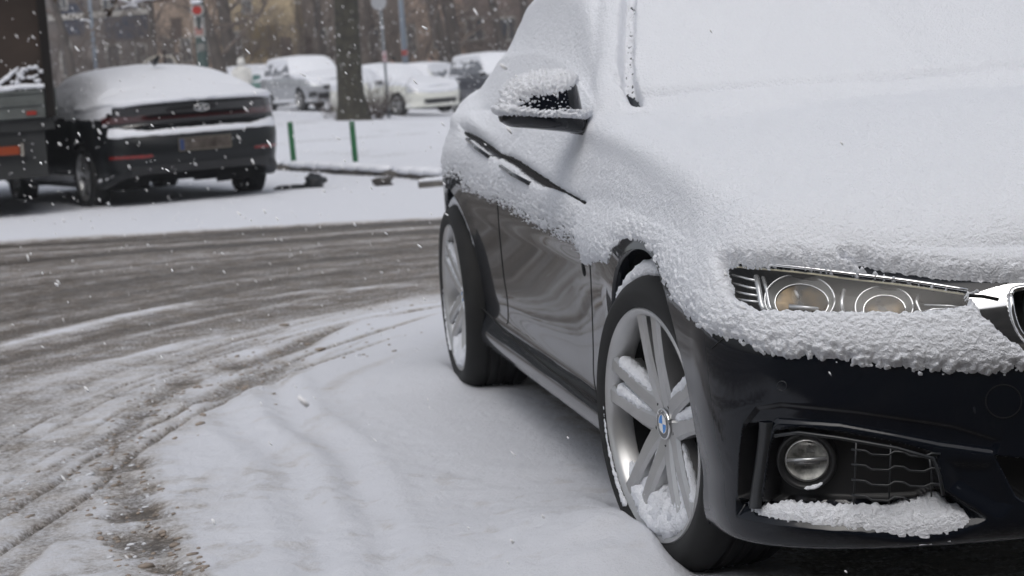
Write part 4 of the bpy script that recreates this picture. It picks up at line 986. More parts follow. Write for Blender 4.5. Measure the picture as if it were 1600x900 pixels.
for j in range(n_-1):
    if r6.random() < .72:
        p = L[j]*.5+L[j+1]*.5; e = (L[j+1]-L[j])*.62; ks_n = nm[j]
        snow_blob(ks_, [np.array([*(p-e+ks_n*.05), .10+float(gz_far(*p))]), np.array([*(p+ks_n*.03), .105+float(gz_far(*p))]), np.array([*(p+e+ks_n*.05), .10+float(gz_far(*p))])], .10, j, n=10, step=.08, flat=.45, amp=.25, fs=6)
tag(ks_.build('kerb_snow', M_SNOWF), 'fresh snow lying on the kerb edge', kind='stuff')
M_GREEN = mat('bollard_green', (.010, .115, .038), rough=.5, var=.25, vscale=18.)
for (xt, yt, xb, yb, lab) in ((456, 198, 459.6, 258, 'thin green metal bollard in the snowy verge, nearer the black sedan'), (553.3, 197, 556.5, 263, 'green metal bollard in the snowy verge straight below the tree trunk')):
    Pb = gp(xb, yb, .05); D = float((Pb-CAMP) @ _fw); wpx = 8.6; r = wpx/2*D/FPX; h = (yb-yt)*D/FPX+.04
    b = thing('bollard', lab, 'bollard', (Pb[0], Pb[1], gzat(Pb[0], Pb[1])-.02), group='green bollards on the snowy verge')
    b.rotation_euler = (math.radians(1.0), 0, 0)
    a = MB(); a.revolve([(r, 0), (r, h-.01), (r*.9, h), (0, h+.002)], 24, axis='Z'); a.build('post', M_GREEN, b, sharp=40)
    a = MB(); lump(a, (0, 0, h+.006), (r*.95, r*.95, .014), 3, n=2, amp=.15); a.build('snow_cap', M_SNOWF, b)
def on_ground(x, y): P = gp(x, y, .02); P[2] = gzat(P[0], P[1]); return P
P = on_ground(478, 293); bgm = mat('bag_black', (.006, .007, .009), rough=.35, bump=.6, bscale=20., bdist=.02)
bag = thing('rubbish_bag', 'crumpled black plastic bag lying in the snow below the kerb', 'bag', P)
a = MB(); lump(a, (0, .10, .05), (.11, .12, .085), 5, n=3, amp=.7); a.build('bag_body', bgm, bag)
a = MB(); lump(a, (0, -.16, .02), (.09, .15, .03), 9, n=3, amp=.8); a.build('bag_flap', bgm, bag)
P = on_ground(597, 290); a = MB(); lump(a, (0, 0, .03), (.07, .10, .05), 21, n=3, amp=.8); o = a.build('stone_rubble_piece', mat('rubble_dark', (.05, .045, .04), rough=.8, var=.4)); o.location = P; tag(o, 'small dark lump of rubble under snow beside the kerb', 'rubble')
P = on_ground(676, 292); a = MB(); a.box((0, .02, .025), (.06, .15, .028)); o = a.build('concrete_block', mat('block_concrete', (.13, .12, .11), rough=.85, var=.4), smooth_=False); o.location = P
a = MB(); snow_blob(a, [(0, -.14, .06), (0, .0, .065), (0, .16, .06)], .05, 4, n=12, step=.02, flat=.5, amp=.3, fs=15); a.build('snow_cap', M_SNOWF, o)
tag(o, 'concrete block capped with snow at the kerb, beside the black car', 'block')
# ------------------------------------------------------------------ the cars behind
def gen_tables(wb, fo, ro, W, H, belt, hood, nose, deck, xw0, xw1, xr1, xr0, sill=.2, tumble=.78, tailz=None, tail_dx=None):
    w = W/2; xs = -wb-.42; x = [xs, -wb, -wb+.4, -wb/2, -.9, -.5, -.15, .15, .40]
    o = np.ones(9); fl = np.array([.985, 1, .97, .965, .965, .97, .99, .99, .98])
    zl = [sill, sill-.01, sill+.04, sill+.12, sill+.22, sill+(belt-sill)*.42, sill+(belt-sill)*.58, sill+(belt-sill)*.74, sill+(belt-sill)*.90]
    T = dict(x=x, xr_s=xs, xf_s=.40, w=[(w*.86*o).tolist(), (w*.94*o).tolist(), (w*.965*o).tolist()]+[(w*fl*k).tolist() for k in (.955, .97, .985, 1.0, .995, .965)],
             z=[[v]*9 for v in zl])
    bx = np.array([belt+.03, belt+.025, belt+.02, belt+.01, belt, belt-.01, (belt+hood)/2-.02, hood-.02, hood-.05])
    s8 = bx-.05
    T['z'][8] = s8.tolist(); T['z'][7] = (bx-.16).tolist(); T['w'].append((w*np.array([.90, .91, .915, .915, .905, .90, .89, .88, .86])).tolist()); T['z'].append(bx.tolist())
    xe = -wb-ro
    T['cx'] = [xe-.05, xe+.02, xr0, (xr0*.5+xr1*.5), xr1, (xr1+xw1)/2, xw1, (xw0+xw1)/2, xw0, xw0+.15, 0, .35, fo-.12, fo]
    T['cz'] = [deck-.02, deck, deck+.02, (deck+H)/2+.07, H-.03, H, H-.035, (H+hood)/2+.03, hood+.07, hood+.055, hood+.03, hood-.02, nose+.05, nose]
    fix = []; 
    for a, b in sorted(zip(T['cx'], T['cz'])):
        if not fix or a > fix[-1][0]+.01: fix.append((a, b))
    T['cx'] = [a for a, b in fix]; T['cz'] = [b for a, b in fix]
    wr = w*tumble*.86
    T['rx'] = [xe-.1, xr0+.02, (xr0+xr1)/2, xr1, (xr1+xw1)/2, xw1-.05, (xw0+xw1)/2-.12, xw0-.25, xw0, .4]
    T['rw'] = [w*.8, w*.78, w*.75, wr, wr, wr*1.02, w*.77, w*.83, w*.84, w*.84]
    T['rz'] = [deck-.02, deck+.01, (deck+H)/2+.02, H-.09, H-.06, H-.09, (H+belt)/2+.03, belt+.03, belt+.01, hood]
    k = np.argsort(T['rx']); T['rx'] = [T['rx'][i] for i in k]; T['rw'] = [T['rw'][i] for i in k]; T['rz'] = [T['rz'][i] for i in k]
    T['bf'] = (xw0-.28, xw0-.02); T['br'] = (xr0-.25, xr0+.02) if deck < belt+.25 else (xe-.3, xe-.2); T['bulge'] = .02; T['hn'] = 2.4
    tz = zl[:7]+[belt-.16, belt-.02, deck]; dx = tail_dx or [.10, .03, 0, -.02, -.02, 0, .02, .03, .03, .06]
    T['xr'] = [xe+d for d in dx]; T['zr'] = tailz or tz; T['pr'] = .62
    T['xf'] = [fo-d for d in (.12, .05, .03, .02, .01, .0, .0, .02, .06, .12)]; T['zf'] = zl[:5]+[sill+(nose-sill)*.5, sill+(nose-sill)*.65, sill+(nose-sill)*.78, nose-.06, nose]; T['pf'] = .66
    return T
def paint(name, c, rough=.35): return mat(name, c, rough=rough, coat=.8 if c[0] > .03 else .3, spec=.5 if c[0] > .03 else .15, coatr=.05)
def bg_car(T, wb, R, pm, root, lights=(), glass=None, cuts=(), snow_t=.05, res=(150, 36), vc=(2, 4, 5, 6, 7, 8, 8, 9, 9, 10, 10, 12, 12), side_snow=.0, seed=0, rim_m=None, wins=None, wsc=None, rgl=None, lower=None, fs=14., frost=None, snow_fn=None):
    glass = glass or mat('glass_frosted', (.16, .17, .19), rough=.35)
    xc = np.linspace(T['xr_s'], .40, res[0]); G_, KQ_, _ = car_patch(T, xc, (res[1], res[1]), list(vc)); nc, nv = G_.shape[:2]
    P = G_.copy(); P[..., 1] *= -1
    ar = np.zeros(P.shape[:2], bool)
    for cx in (0, -wb): ar |= wheel_cut(P, cx, R-.01, R+.055, .55, .035)
    N, _ = grid_normals(P); N = -N if N[nc//2, nv//3, 1] > 0 else N
    N[:, -1, 1] = 0; N[:, -1] /= np.linalg.norm(N[:, -1], axis=-1)[:, None]+1e-9
    Fg = grid_faces(nc, nv).reshape(nc-1, nv-1, 4); FX, FY, FZ = fc(P[..., 0]), fc(-P[..., 1]), fc(P[..., 2]); FK = fc(np.broadcast_to(KQ_, (nc, nv))); FNx = fc(N[..., 0])
    okk = ~(fc(ar.astype(float)) > .99)
    def two(name, r, m, off=0., label=None, join=False, parent=root):
        if not r.any(): return
        V, F = compact((P+N*off).reshape(-1, 3), Fg[r]); F = F[:, ::-1]; V2 = V*np.array([1, -1, 1]); F2 = F[:, ::-1]
        if join:
            mp = np.where(np.abs(V[:, 1]) < 1e-5, np.arange(len(V)), np.arange(len(V))+len(V)); V_, F_ = compact(np.concatenate([V, V2]), np.concatenate([F, mp[F2]])); mesh_np(name, V_, F_, m, parent)
        else: mesh_np(name, V, F, m, parent); mesh_np(name, V2, F2, m, parent)
    usedm = np.zeros_like(okk)
    x0, x1 = wins[0], wins[1]; prs = wins[2]
    sw = okk & (FK > 9.22) & (FK < 10.86) & (FX > x0) & (FX < x1-(FZ-T['z'][9][4])*wins[3])
    edges = [x0]+list(prs)+[x1]
    for a_, b_ in zip(edges[:-1], edges[1:]):
        r = sw & (FX > a_+.03) & (FX < b_-.03); two('side_window', r, glass); usedm |= r
    r = okk & (FK > 11.15) & (FX > wsc[0]) & (FX < wsc[1]); two('windscreen', r, glass, join=True); usedm |= r
    r = okk & (FK > 11.15) & (FX > rgl[0]) & (FX < rgl[1]); two('rear_window', r, glass, join=True); usedm |= r
    for nm, fn, m, jn in lights:
        r = fn(FX, FY, FZ, FNx) & okk; two(nm, r, m, .004, join=jn); usedm |= r & (nm != 'x')
    two('body', okk & ~usedm, pm, join=True)
    u_ = MB(); u_.box((-wb/2, 0, T['z'][0][0]+.10), (wb/2+.3, .70, .09)); u_.box((-wb/2, 0, .42), (wb/2-.45, .6, .12)); u_.build('underbody', M_UNDER, root)
    for cx in (0, -wb):
        for s in (-1, 1):
            w_ = make_wheel(root, R=R, rim=R*.68, width=.20, detail=False, double=False, n=36); w_.location = (cx, s*(max(T['w'][6])-.115), R-.01)
            if s > 0: w_.rotation_euler = (0, 0, math.pi)
            a = MB(); a.revolve([(R+.05, s*.35), (R+.05, s*.80)], 20, c=(cx, 0, R-.01), a0=-.4, a1=math.pi+.4); a.build('wheel_arch_liner', M_UNDER, root)
    # snow
    Pn = P+seed; n1 = fbm(Pn*fs*.35, 3, seed); w1 = .6-worley(Pn*fs, seed+2); nz = N[..., 2]
    t = snow_t*smooth(.28, .62, nz+.10*n1)-.006+.006*w1*smooth(.2, .5, nz)
    t = t+side_snow*(smooth(0, .5, n1+.3*w1+.25)*smooth(T['z'][9][4]-.25, T['z'][9][4]+.05, P[..., 2]))
    if frost is not None: t = np.where((KQ_[None, :] > 9.2) & (KQ_[None, :] < 10.9), np.maximum(t, frost+.004*n1), t)
    if snow_fn is not None: t = snow_fn(P, N, KQ_, t, n1, w1)
    t = np.where(ar, -.02, t); t = np.where(N[..., 2] < -.2, -.02, t)
    D = N*.6+np.array([0, 0, .4]); Q = P+D*t[..., None]
    keep = (t.reshape(-1)[Fg].max(-1) > -.0015) & ~(fc(ar.astype(float)) > .2)
    V, F = compact(Q.reshape(-1, 3), Fg[keep]); V2 = V*np.array([1, -1, 1]); F = F[:, ::-1]
    mp = np.where(np.abs(V[:, 1]) < 1e-5, np.arange(len(V)), np.arange(len(V))+len(V)); V_, F_ = compact(np.concatenate([V, V2]), np.concatenate([F, mp[F[:, ::-1]]])); mesh_np('snow_cover', V_, F_, M_SNOWF, root)
    return P, N, KQ_
def mirrors(root, x, y, z, m, s=1.):
    for sg in (-1, 1):
        a = MB(); lump(a, (x, sg*(y+.10*s), z), (.07*s, .12*s, .075*s), 3, n=3, amp=.0); a.tube([(x, sg*(y-.03), z-.05), (x, sg*(y+.06), z-.03)], .03, 8); a.build('side_mirror', m, root)
        a = MB(); lump(a, (x, sg*(y+.10*s), z+.055*s), (.07*s, .115*s, .035*s), 7, n=3, amp=.1); a.build('mirror_snow', M_SNOWF, root)
def place(root, wheel_px, D, head, wheel_local, z=None):
    """stand the car so that its wheel at wheel_local is under photograph column wheel_px at depth D"""
    P = at_dist(wheel_px, 150, D); R = rotz(head) @ np.array([*wheel_local, 0.]); x, y = P[0]-R[0], P[1]-R[1]
    root.location = (x, y, (gzat(P[0], P[1]) if z is None else z)); root.rotation_euler = (0, 0, head)
F2 = np.array([_fw[0], _fw[1]]); F2 /= np.linalg.norm(F2); R2 = np.array([-F2[1], F2[0]])*-1
if R2 @ np.array([_r2[0], _r2[1]]) < 0: R2 = -R2
def heading(toward, right): v = -F2*toward+R2*right; return math.atan2(v[1], v[0])
M_LAMPC = mat('car_lamp_clear', (.45, .46, .48), rough=.15, metal=.5, coat=1.)
M_LAMPR = mat('car_lamp_red', (.055, .004, .004), rough=.2, coat=1.)
M_BLKP = mat('car_trim_black', (.006, .006, .007), rough=.4)
M_PLATE = mat('number_plate', (.42, .42, .40), rough=.5)
# silver hatchback-suv
T = gen_tables(2.69, .90, .93, 1.84, 1.66, 1.06, 1.06, .86, 1.12, -.55, -1.35, -3.15, -3.55, sill=.25, tail_dx=[.12, .05, 0, -.02, -.02, 0, .02, .04, .06, .12])
suv = thing('parked_car', 'silver grey high hatchback covered in snow, parked left of the thick tree trunk', 'car')
bg_car(T, 2.69, .345, paint('paint_silver', (.27, .28, .30)), suv, wins=(-3.1, -.75, (-2.55, -1.65), .9), wsc=(-1.33, -.60), rgl=(-3.5, -3.18), seed=2, side_snow=.002,
       lights=(('headlight', lambda x, y, z, n: (x > .42) & (y > .45) & (z > .72) & (z < .90), M_LAMPC, False), ('grille', lambda x, y, z, n: (x > .6) & (y < .45) & (z > .62) & (z < .74), M_BLKP, True),
               ('lower_grille', lambda x, y, z, n: (x > .6) & (y < .62) & (z > .34) & (z < .52), M_BLKP, True), ('fog_lamp', lambda x, y, z, n: (x > .5) & (y > .66) & (y < .84) & (z > .40) & (z < .56), M_BLKP, False)))
mirrors(suv, -.72, .90, 1.10, paint('paint_silver', (.3, .3, .3)))
place(suv, 470, 62, heading(math.cos(math.radians(27)), math.sin(math.radians(27))), (0, -.85))
# white saloon
T = gen_tables(2.70, .95, 1.03, 1.78, 1.46, .93, .93, .72, 1.05, -.50, -1.45, -2.75, -3.35, sill=.2)
wh = thing('parked_car', 'white saloon with snowy bonnet, parked right of the thick tree trunk', 'car')
bg_car(T, 2.70, .32, paint('paint_white', (.66, .66, .60)), wh, wins=(-2.9, -.75, (-1.65,), 1.1), wsc=(-1.42, -.56), rgl=(-3.3, -2.8), seed=5, side_snow=.02, frost=.004,
       lights=(('headlight', lambda x, y, z, n: (x > .45) & (y > .45) & (z > .62) & (z < .77), M_LAMPC, False), ('lower_grille', lambda x, y, z, n: (x > .6) & (y < .55) & (z > .28) & (z < .42), M_BLKP, True),
               ('grille', lambda x, y, z, n: (x > .6) & (y < .42) & (z > .58) & (z < .68), mat('grille_grey', (.10, .10, .10), rough=.3), True)))
mirrors(wh, -.68, .86, .98, mat('mirror_grey', (.12, .12, .12)))
place(wh, 621, 57.5, heading(math.cos(math.radians(38)), math.sin(math.radians(38))), (0, -.84))
# dark suv
T = gen_tables(2.75, .92, .95, 1.88, 1.72, 1.08, 1.06, .88, 1.15, -.60, -1.45, -3.2, -3.55, sill=.27, tail_dx=[.12, .05, 0, -.02, -.02, 0, .02, .04, .06, .12])
ds_ = thing('parked_car', 'dark grey SUV with snowy roof, parked behind the black car and partly hidden by it', 'car')
bg_car(T, 2.75, .36, paint('paint_dark_grey', (.035, .038, .05)), ds_, wins=(-3.35, -.72, (-2.85, -1.85), .75), wsc=(-1.42, -.66), rgl=(-3.5, -3.2), seed=8, side_snow=.0, glass=mat('glass_frosted', (.16, .17, .19), rough=.35),
       lights=(('tail_light', lambda x, y, z, n: (x < -3.45) & (y > .62) & (z > .85) & (z < 1.15), M_LAMPR, False), ('headlight', lambda x, y, z, n: (x > .42) & (y > .45) & (z > .74) & (z < .90), M_LAMPC, False)))
mirrors(ds_, -.72, .92, 1.12, M_BLKP)
place(ds_, 713, 62, heading(math.cos(math.radians(29)), math.sin(math.radians(29))), (-2.75, -.86))
# car roof behind the white saloon, and a green one far left
T = gen_tables(2.6, .85, .9, 1.75, 1.50, .95, .95, .75, 1.02, -.5, -1.35, -2.9, -3.3, sill=.2)
bh = thing('parked_car', 'white car farther back, only its snowy roof showing over the white saloon', 'car')
bg_car(T, 2.6, .31, paint('paint_white', (.5, .5, .5)), bh, wins=(-2.9, -.75, (-1.65,), 1.1), wsc=(-1.3, -.56), rgl=(-3.25, -2.9), seed=11, res=(80, 16))
place(bh, 668, 68, heading(-math.cos(math.radians(25)), math.sin(math.radians(25))), (-1.9, 0))
gc = thing('parked_car', 'dull green car far back between the black sedan and the silver hatchback', 'car')
bg_car(T, 2.6, .31, paint('paint_teal', (.06, .15, .13)), gc, wins=(-2.9, -.75, (-1.65,), 1.1), wsc=(-1.3, -.56), rgl=(-3.25, -2.9), seed=12, res=(80, 16), glass=mat('glass_teal', (.05, .14, .13), rough=.2))
place(gc, 362, 70, heading(.25, -.97), (-1.6, 0))

# black fastback saloon in the middle distance
W_ = 1.86
T = gen_tables(2.84, .95, 1.12, W_, 1.44, .96, .93, .72, 1.05, -.45, -1.45, -2.55, -3.70, sill=.22, tumble=.80,
               tailz=[.36, .34, .40, .46, .53, .62, .73, .83, .93, 1.01], tail_dx=[.22, .10, .03, .0, -.01, .0, .04, .13, .05, -.02])
T['cx'] = [-4.05, -3.98, -3.80, -3.3, -2.9, -2.5, -2.0, -1.45, -.95, -.45, -.30, 0, .35, .83, .95]
T['cz'] = [1.01, 1.015, 1.035, 1.16, 1.265, 1.335, 1.375, 1.35, 1.22, 1.0, .985, .96, .91, .77, .72]
T['rx'] = [-4.05, -3.75, -3.4, -3.0, -2.5, -2.0, -1.5, -1.1, -.7, -.45, .4]; T['rw'] = [.72, .69, .66, .62, .60, .60, .61, .66, .74, .78, .78]; T['rz'] = [.99, 1.025, 1.10, 1.205, 1.285, 1.315, 1.28, 1.15, 1.0, .97, .93]
T['br'] = (-4.0, -3.7)
T['z'][9] = [1.02, 1.01, 1.0, .98, .96, .95, .93, .91, .88]; T['z'][8] = [.95, .945, .94, .92, .90, .89, .87, .85, .83]; T['z'][7] = [.82, .83, .82, .80, .78, .77, .76, .75, .73]
hy = thing('parked_car', 'black fastback sedan seen from behind, snow on its roof and boot lid', 'car')
XE = -2.84-1.12
def hy_snow(P, N, K, t, n1, w1):
    x, y, z = P[..., 0], -P[..., 1], P[..., 2]
    side = smooth(.86, .99, z+.03*n1+.02*w1)                       # thin snow on the flanks above the haunches
    t = np.where((x < .4) & (x > XE+.05), np.maximum(t, .012*side+.004*n1*side-.003*(1-side)), t)
    rear = smooth(XE+.40, XE+.15, x)
    led = rear*smooth(.70, .72, z+.012*n1)*smooth(.018, 0, z-(.745+.05*smooth(.5, .9, y))+.010*w1)       # the ledge above the bumper
    t = np.where(rear > .5, np.where(z > .995, np.maximum(t, .03), -.01), t); t = np.maximum(t, .020*led*(1+.6*n1)-.003)
    cor = smooth(XE+.75, XE+.5, x)*smooth(.6, .7, y)*smooth(.78, .84, z)*smooth(1.0, .9, z)*smooth(-.1, .25, n1+.3*w1); t = np.maximum(t, .010*cor-.004)
    return t
bg_car(T, 2.84, .335, paint('paint_black', (.006, .007, .008)), hy, wins=(-3.2, -.8, (-2.5, -1.6), 1.1), wsc=(-1.42, -.5), rgl=(-3.65, -2.6), seed=3, res=(260, 90), vc=(3, 6, 8, 9, 12, 16, 18, 20, 18, 14, 16, 20, 20), snow_fn=hy_snow, fs=26., frost=.004,
       lights=(('tail_light', lambda x, y, z, n: (x < XE+.42) & (((z > .855) & (z < .882)) | ((z > .845) & (z < .905) & (y > .52))) , M_LAMPR, False),
               ('boot_panel', lambda x, y, z, n: (x < XE+.35) & (z > .80) & (z < .985) & (y < .88) & ~(((z > .855) & (z < .882)) | ((z > .845) & (z < .905) & (y > .52))), mat('boot_black_gloss', (.004, .004, .005), rough=.2, coat=.5), True),
               ('rear_reflector', lambda x, y, z, n: (x < XE+.45) & (z > .50) & (z < .528) & (y > .52) & (y < .86), mat('reflector_red', (.16, .008, .006), rough=.25, coat=.5), False),
               ('rear_diffuser', lambda x, y, z, n: (x < XE+.4) & (z < .42) & (y < .70), M_PLAST, True)))
def hy_surf(y, z): return XE-.015
pl = MB(); pl.box((XE-.012, 0, .600), (.008, .26, .057)); pl.build('number_plate', mat('plate_blurred', (.035, .028, .024), rough=.7, spec=.1, color2=(.10, .085, .075), vscale=9.), hy, smooth_=False)
pl = MB()
for (yy, zz, hy_, hz_) in ((0, .659, .265, .004), (0, .541, .265, .004), (.263, .600, .004, .06), (-.263, .600, .004, .06)): pl.box((XE-.020, yy, zz), (.006, hy_, hz_))
pl.build('plate_frame', mat('plate_frame_cream', (.12, .105, .08), rough=.5), hy, smooth_=False)
pl = MB(); pl.box((XE-.021, .235, .600), (.003, .022, .052)); pl.build('plate_country_band', mat('plate_blue', (.012, .03, .10), rough=.5), hy, smooth_=False)
e = MB(); e.tube([(XE-.004, .075*math.cos(a), .945+.034*math.sin(a)) for a in np.linspace(0, 2*math.pi, 33)], .005, 6, cap=False)
for s_ in (1, -1): e.tube([(XE-.006, s_*.034+.012, .945+.028), (XE-.006, s_*.026, .945), (XE-.006, s_*.034-.012, .945-.028)], .006, 6)
e.tube([(XE-.006, .028, .940), (XE-.006, 0, .950), (XE-.006, -.028, .945)], .005, 6); e.build('boot_badge', M_CHROME, hy)
an = MB(); V_ = [(-2.62, .05, 1.41), (-2.62, -.05, 1.41), (-2.83, 0, 1.385), (-2.78, 0, 1.46)]; an.tube([(-2.60, 0, 1.415), (-2.68, 0, 1.44), (-2.76, 0, 1.475)], [.03, .03, .016], 8); an.build('roof_antenna', M_BLKP, hy)
dh = MB(); dh.tube([(-2.40, .935, .905), (-2.33, .955, .91), (-2.24, .955, .912), (-2.17, .935, .91)], .016, 8); dh.build('door_handle', M_BLKP, hy)
for xx in (-2.40,): pass
ex = MB(); ex.box((XE+.10, .35, .235), (.05, .03, .03)); ex.box((XE+.10, -.35, .235), (.05, .03, .03)); 
mirrors(hy, -.7, .92, 1.02, M_BLKP)
PSI = math.radians(27)
place(hy, 374, 21.2, heading(-math.cos(PSI), -math.sin(PSI)), (-2.84, -.80)); hy.location.z -= .03

# ------------------------------------------------------------------ lorry at the left edge
DT = 19.5
M_TARP = mat('tarpaulin_brown', (.046, .034, .028), rough=.9, spec=.1, var=.35, vscale=1.6, bump=.4, bscale=3., bdist=.03)
M_DROP = mat('dropside_grey', (.10, .11, .105), rough=.6, var=.35, vscale=4.)
hd = heading(-math.cos(math.radians(14.5)), -math.sin(math.radians(14.5)))
lor = thing('lorry', 'brown canvas covered lorry at the left edge, grey dropside and dark underframe', 'lorry')
ppm = FPX/DT; e0 = at_dist(83, 130, DT); lor.location = (e0[0], e0[1], gzat(e0[0], e0[1])); lor.rotation_euler = (0, 0, hd)
hz = 1.13-.0
def zy(y, x=60): P = at_dist(x, y, DT); return float(P[2])-lor.location[2]
z140, z188, z200, z245, z283 = zy(139), zy(184), zy(197), zy(243), zy(278)
wl_ = 2.3                                               # local frame: +x forward (away), +y left; right rear corner at the origin
n_ = 40; ys = np.linspace(0, wl_, n_); zs = np.linspace(z140, 3.4, 40)
t = MB(); V = []
for z_ in zs:
    for y_ in ys: V.append((.02*math.sin(y_*9+z_*2)*(.3 if y_ > .05 else 0)+.015*math.sin(z_*7+y_*3), y_, z_))
Fq = [(i*n_+j, i*n_+j+1, (i+1)*n_+j+1, (i+1)*n_+j) for i in range(39) for j in range(n_-1)]
t.add(V, Fq); t.box((2.5, wl_/2, (z140+3.4)/2), (2.48, wl_/2, (3.4-z140)/2-.001)); t.build('canvas_cover', M_TARP, lor, smooth_=False)
t = MB(); t.box((-.035, .045, (z188+3.4)/2), (.03, .04, (3.4-z188)/2)); t.build('corner_post', mat('post_dark', (.012, .010, .009), rough=.8, spec=.1), lor, smooth_=False)
t = MB(); t.box((-.02, wl_/2+.05, (z140+z188)/2), (.025, wl_/2-.05, (z140-z188)/2)); t.box((2.5, .0, (z140+z188)/2), (2.45, .02, (z140-z188)/2))
for zz in (z188+.02, z140-.02, (z140+z188)/2): t.box((-.05, wl_/2+.05, zz), (.012, wl_/2-.06, .012))
t.build('dropside', M_DROP, lor, smooth_=False)
t = MB(); t.box((-.06, .23, (z188+.05)), (.012, .045, .018)); t.build('side_marker_light', mat('marker_red', (.25, .02, .012), rough=.3), lor, smooth_=False)
t = MB(); t.box((2.45, wl_/2, z188-.06), (2.45, wl_/2-.02, .055)); t.box((2.45, wl_/2, (z200+z283)/2), (2.40, wl_/2-.12, (z200-z283)/2)); t.build('underframe', mat('underframe_black', (.012, .013, .013), rough=.6), lor, smooth_=False)
zl_ = zy(232)
t = MB(); t.box((-.0, .58, zl_), (.03, .30, .055)); t.build('lamp_housing', M_PLAST, lor, smooth_=False)
for yy, hw, c in ((.47, .10, (.22, .035, .006)), (.69, .10, (.20, .012, .008))):
    t = MB(); t.box((-.034, yy, zl_), (.008, hw, .040)); t.build('tail_light', mat('lorry_lamp_%d' % int(yy*100), c, rough=.3, coat=.6), lor, smooth_=False)
t = MB(); t.box((-.03, .345, zl_), (.012, .012, .06)); t.build('lamp_edge', mat('lamp_edge_grey', (.25, .23, .2), rough=.5), lor, smooth_=False)
for cx in (.95, 4.3):
    for yy in (wl_-.33-.85, .22+.75) if False else (1.05, ):
        w_ = make_wheel(lor, R=.40, rim=.24, width=.26, detail=False, double=False, n=36); w_.location = (cx, yy, .40)
    w_ = make_wheel(lor, R=.40, rim=.24, width=.26, detail=False, double=False, n=36); w_.location = (cx, wl_-.2, .40); w_.rotation_euler = (0, 0, math.pi)
cab = MB(); cab.box((5.9, wl_/2, 1.35), (.8, wl_/2-.05, 1.0)); cab.build('cab', mat('cab_white', (.4, .4, .4), rough=.4), lor, smooth_=False)
t = MB()
ls = random.Random(3)
for i in range(46):
    y_ = ls.uniform(.03, .52); top = z140+.03+.26*math.exp(-((y_-.22)/.13)**2)*1+.10*(y_ < .12); lump(t, (-.03, y_, ls.uniform(z140+.02, top)), ls.uniform(.012, .034), i, n=2, amp=.7)
snow_blob(t, [(-.04, .02, z140+.02), (-.04, .25, z140+.03), (-.04, .5, z140+.02), (-.04, 1.2, z140+.02)], [.02, .028, .02, .015], 3, n=10, step=.02, flat=.9, amp=.6, fs=22)
snow_blob(t, [(-.03, .30, z140+.22), (-.03, .42, z140+.13), (-.03, .55, z140+.04)], [.012, .022, .02], 6, n=10, step=.015, flat=.9, amp=.7, fs=26)
t.build('canvas_snow', M_SNOWF, lor)
t = MB(); snow_blob(t, [(.1, .4, z188-.10), (.1, 1.5, z188-.10)], [.03, .03], 3, n=8, step=.03, flat=.5); t.build('frame_snow', M_SNOWF, lor)
# ------------------------------------------------------------------ trees, shrubs, posts, people
M_BARK = mat('bark_dark', (.050, .045, .030), rough=.9, color2=(.018, .015, .011), vscale=9., bump=1., bscale=22., bdist=.05)
M_BARKF = mat('bark_far', (.085, .070, .060), rough=.9, color2=(.045, .037, .032), vscale=3.)
M_TWIG = mat('twig_brown', (.15, .12, .10), rough=.9, color2=(.09, .07, .06), vscale=2.)
def trunk_mesh(mb, pts, rs, seed, n=20, amp=.06, flare=0.):
    P = smooth_line(pts, 8); m = len(P); r = np.interp(np.linspace(0, 1, m), np.linspace(0, 1, len(rs)), rs); V = []
    for i in range(m):
        for k in range(n):
            a = 2*math.pi*k/n; f = 1+amp*vnoise(np.array([[math.cos(a)*2+seed, math.sin(a)*2, P[i][2]*1.2]]))[0]+flare*max(0, 1-i/3.)*math.cos(a*5+seed)*.2
            V.append((P[i][0]+math.cos(a)*r[i]*f, P[i][1]+math.sin(a)*r[i]*f, P[i][2]))
    mb.add(V, [(i*n+k, i*n+(k+1) % n, (i+1)*n+(k+1) % n, (i+1)*n+k) for i in range(m-1) for k in range(n)])
def twigs(mb, p, d, L, r, depth, rg, droop=.1, spread=.55, minr=.004):
    n = 4 if depth > 1 else 3; pts = [np.array(p)]; dd = np.array(d, float)
    for i in range(n):
        dd = dd+np.array([rg.gauss(0, .16), rg.gauss(0, .16), rg.gauss(0, .12)+.05-droop*.3]); dd /= np.linalg.norm(dd); pts.append(pts[-1]+dd*L/n)
    mb.tube(pts, np.linspace(r, r*.55, len(pts)), 5 if r > .03 else 3, cap=False)
    if depth <= 0: return
    for k in range(rg.choice((2, 3, 3, 4)) if depth > 1 else rg.choice((3, 4, 5))):
        i = rg.randint(1, n); b = pts[i]; q = dd+np.array([rg.gauss(0, spread), rg.gauss(0, spread), rg.gauss(.08, spread*.8)]); q /= np.linalg.norm(q)
        twigs(mb, b, q, L*rg.uniform(.55, .8), max(minr, r*.52), depth-1, rg, droop, spread, minr)
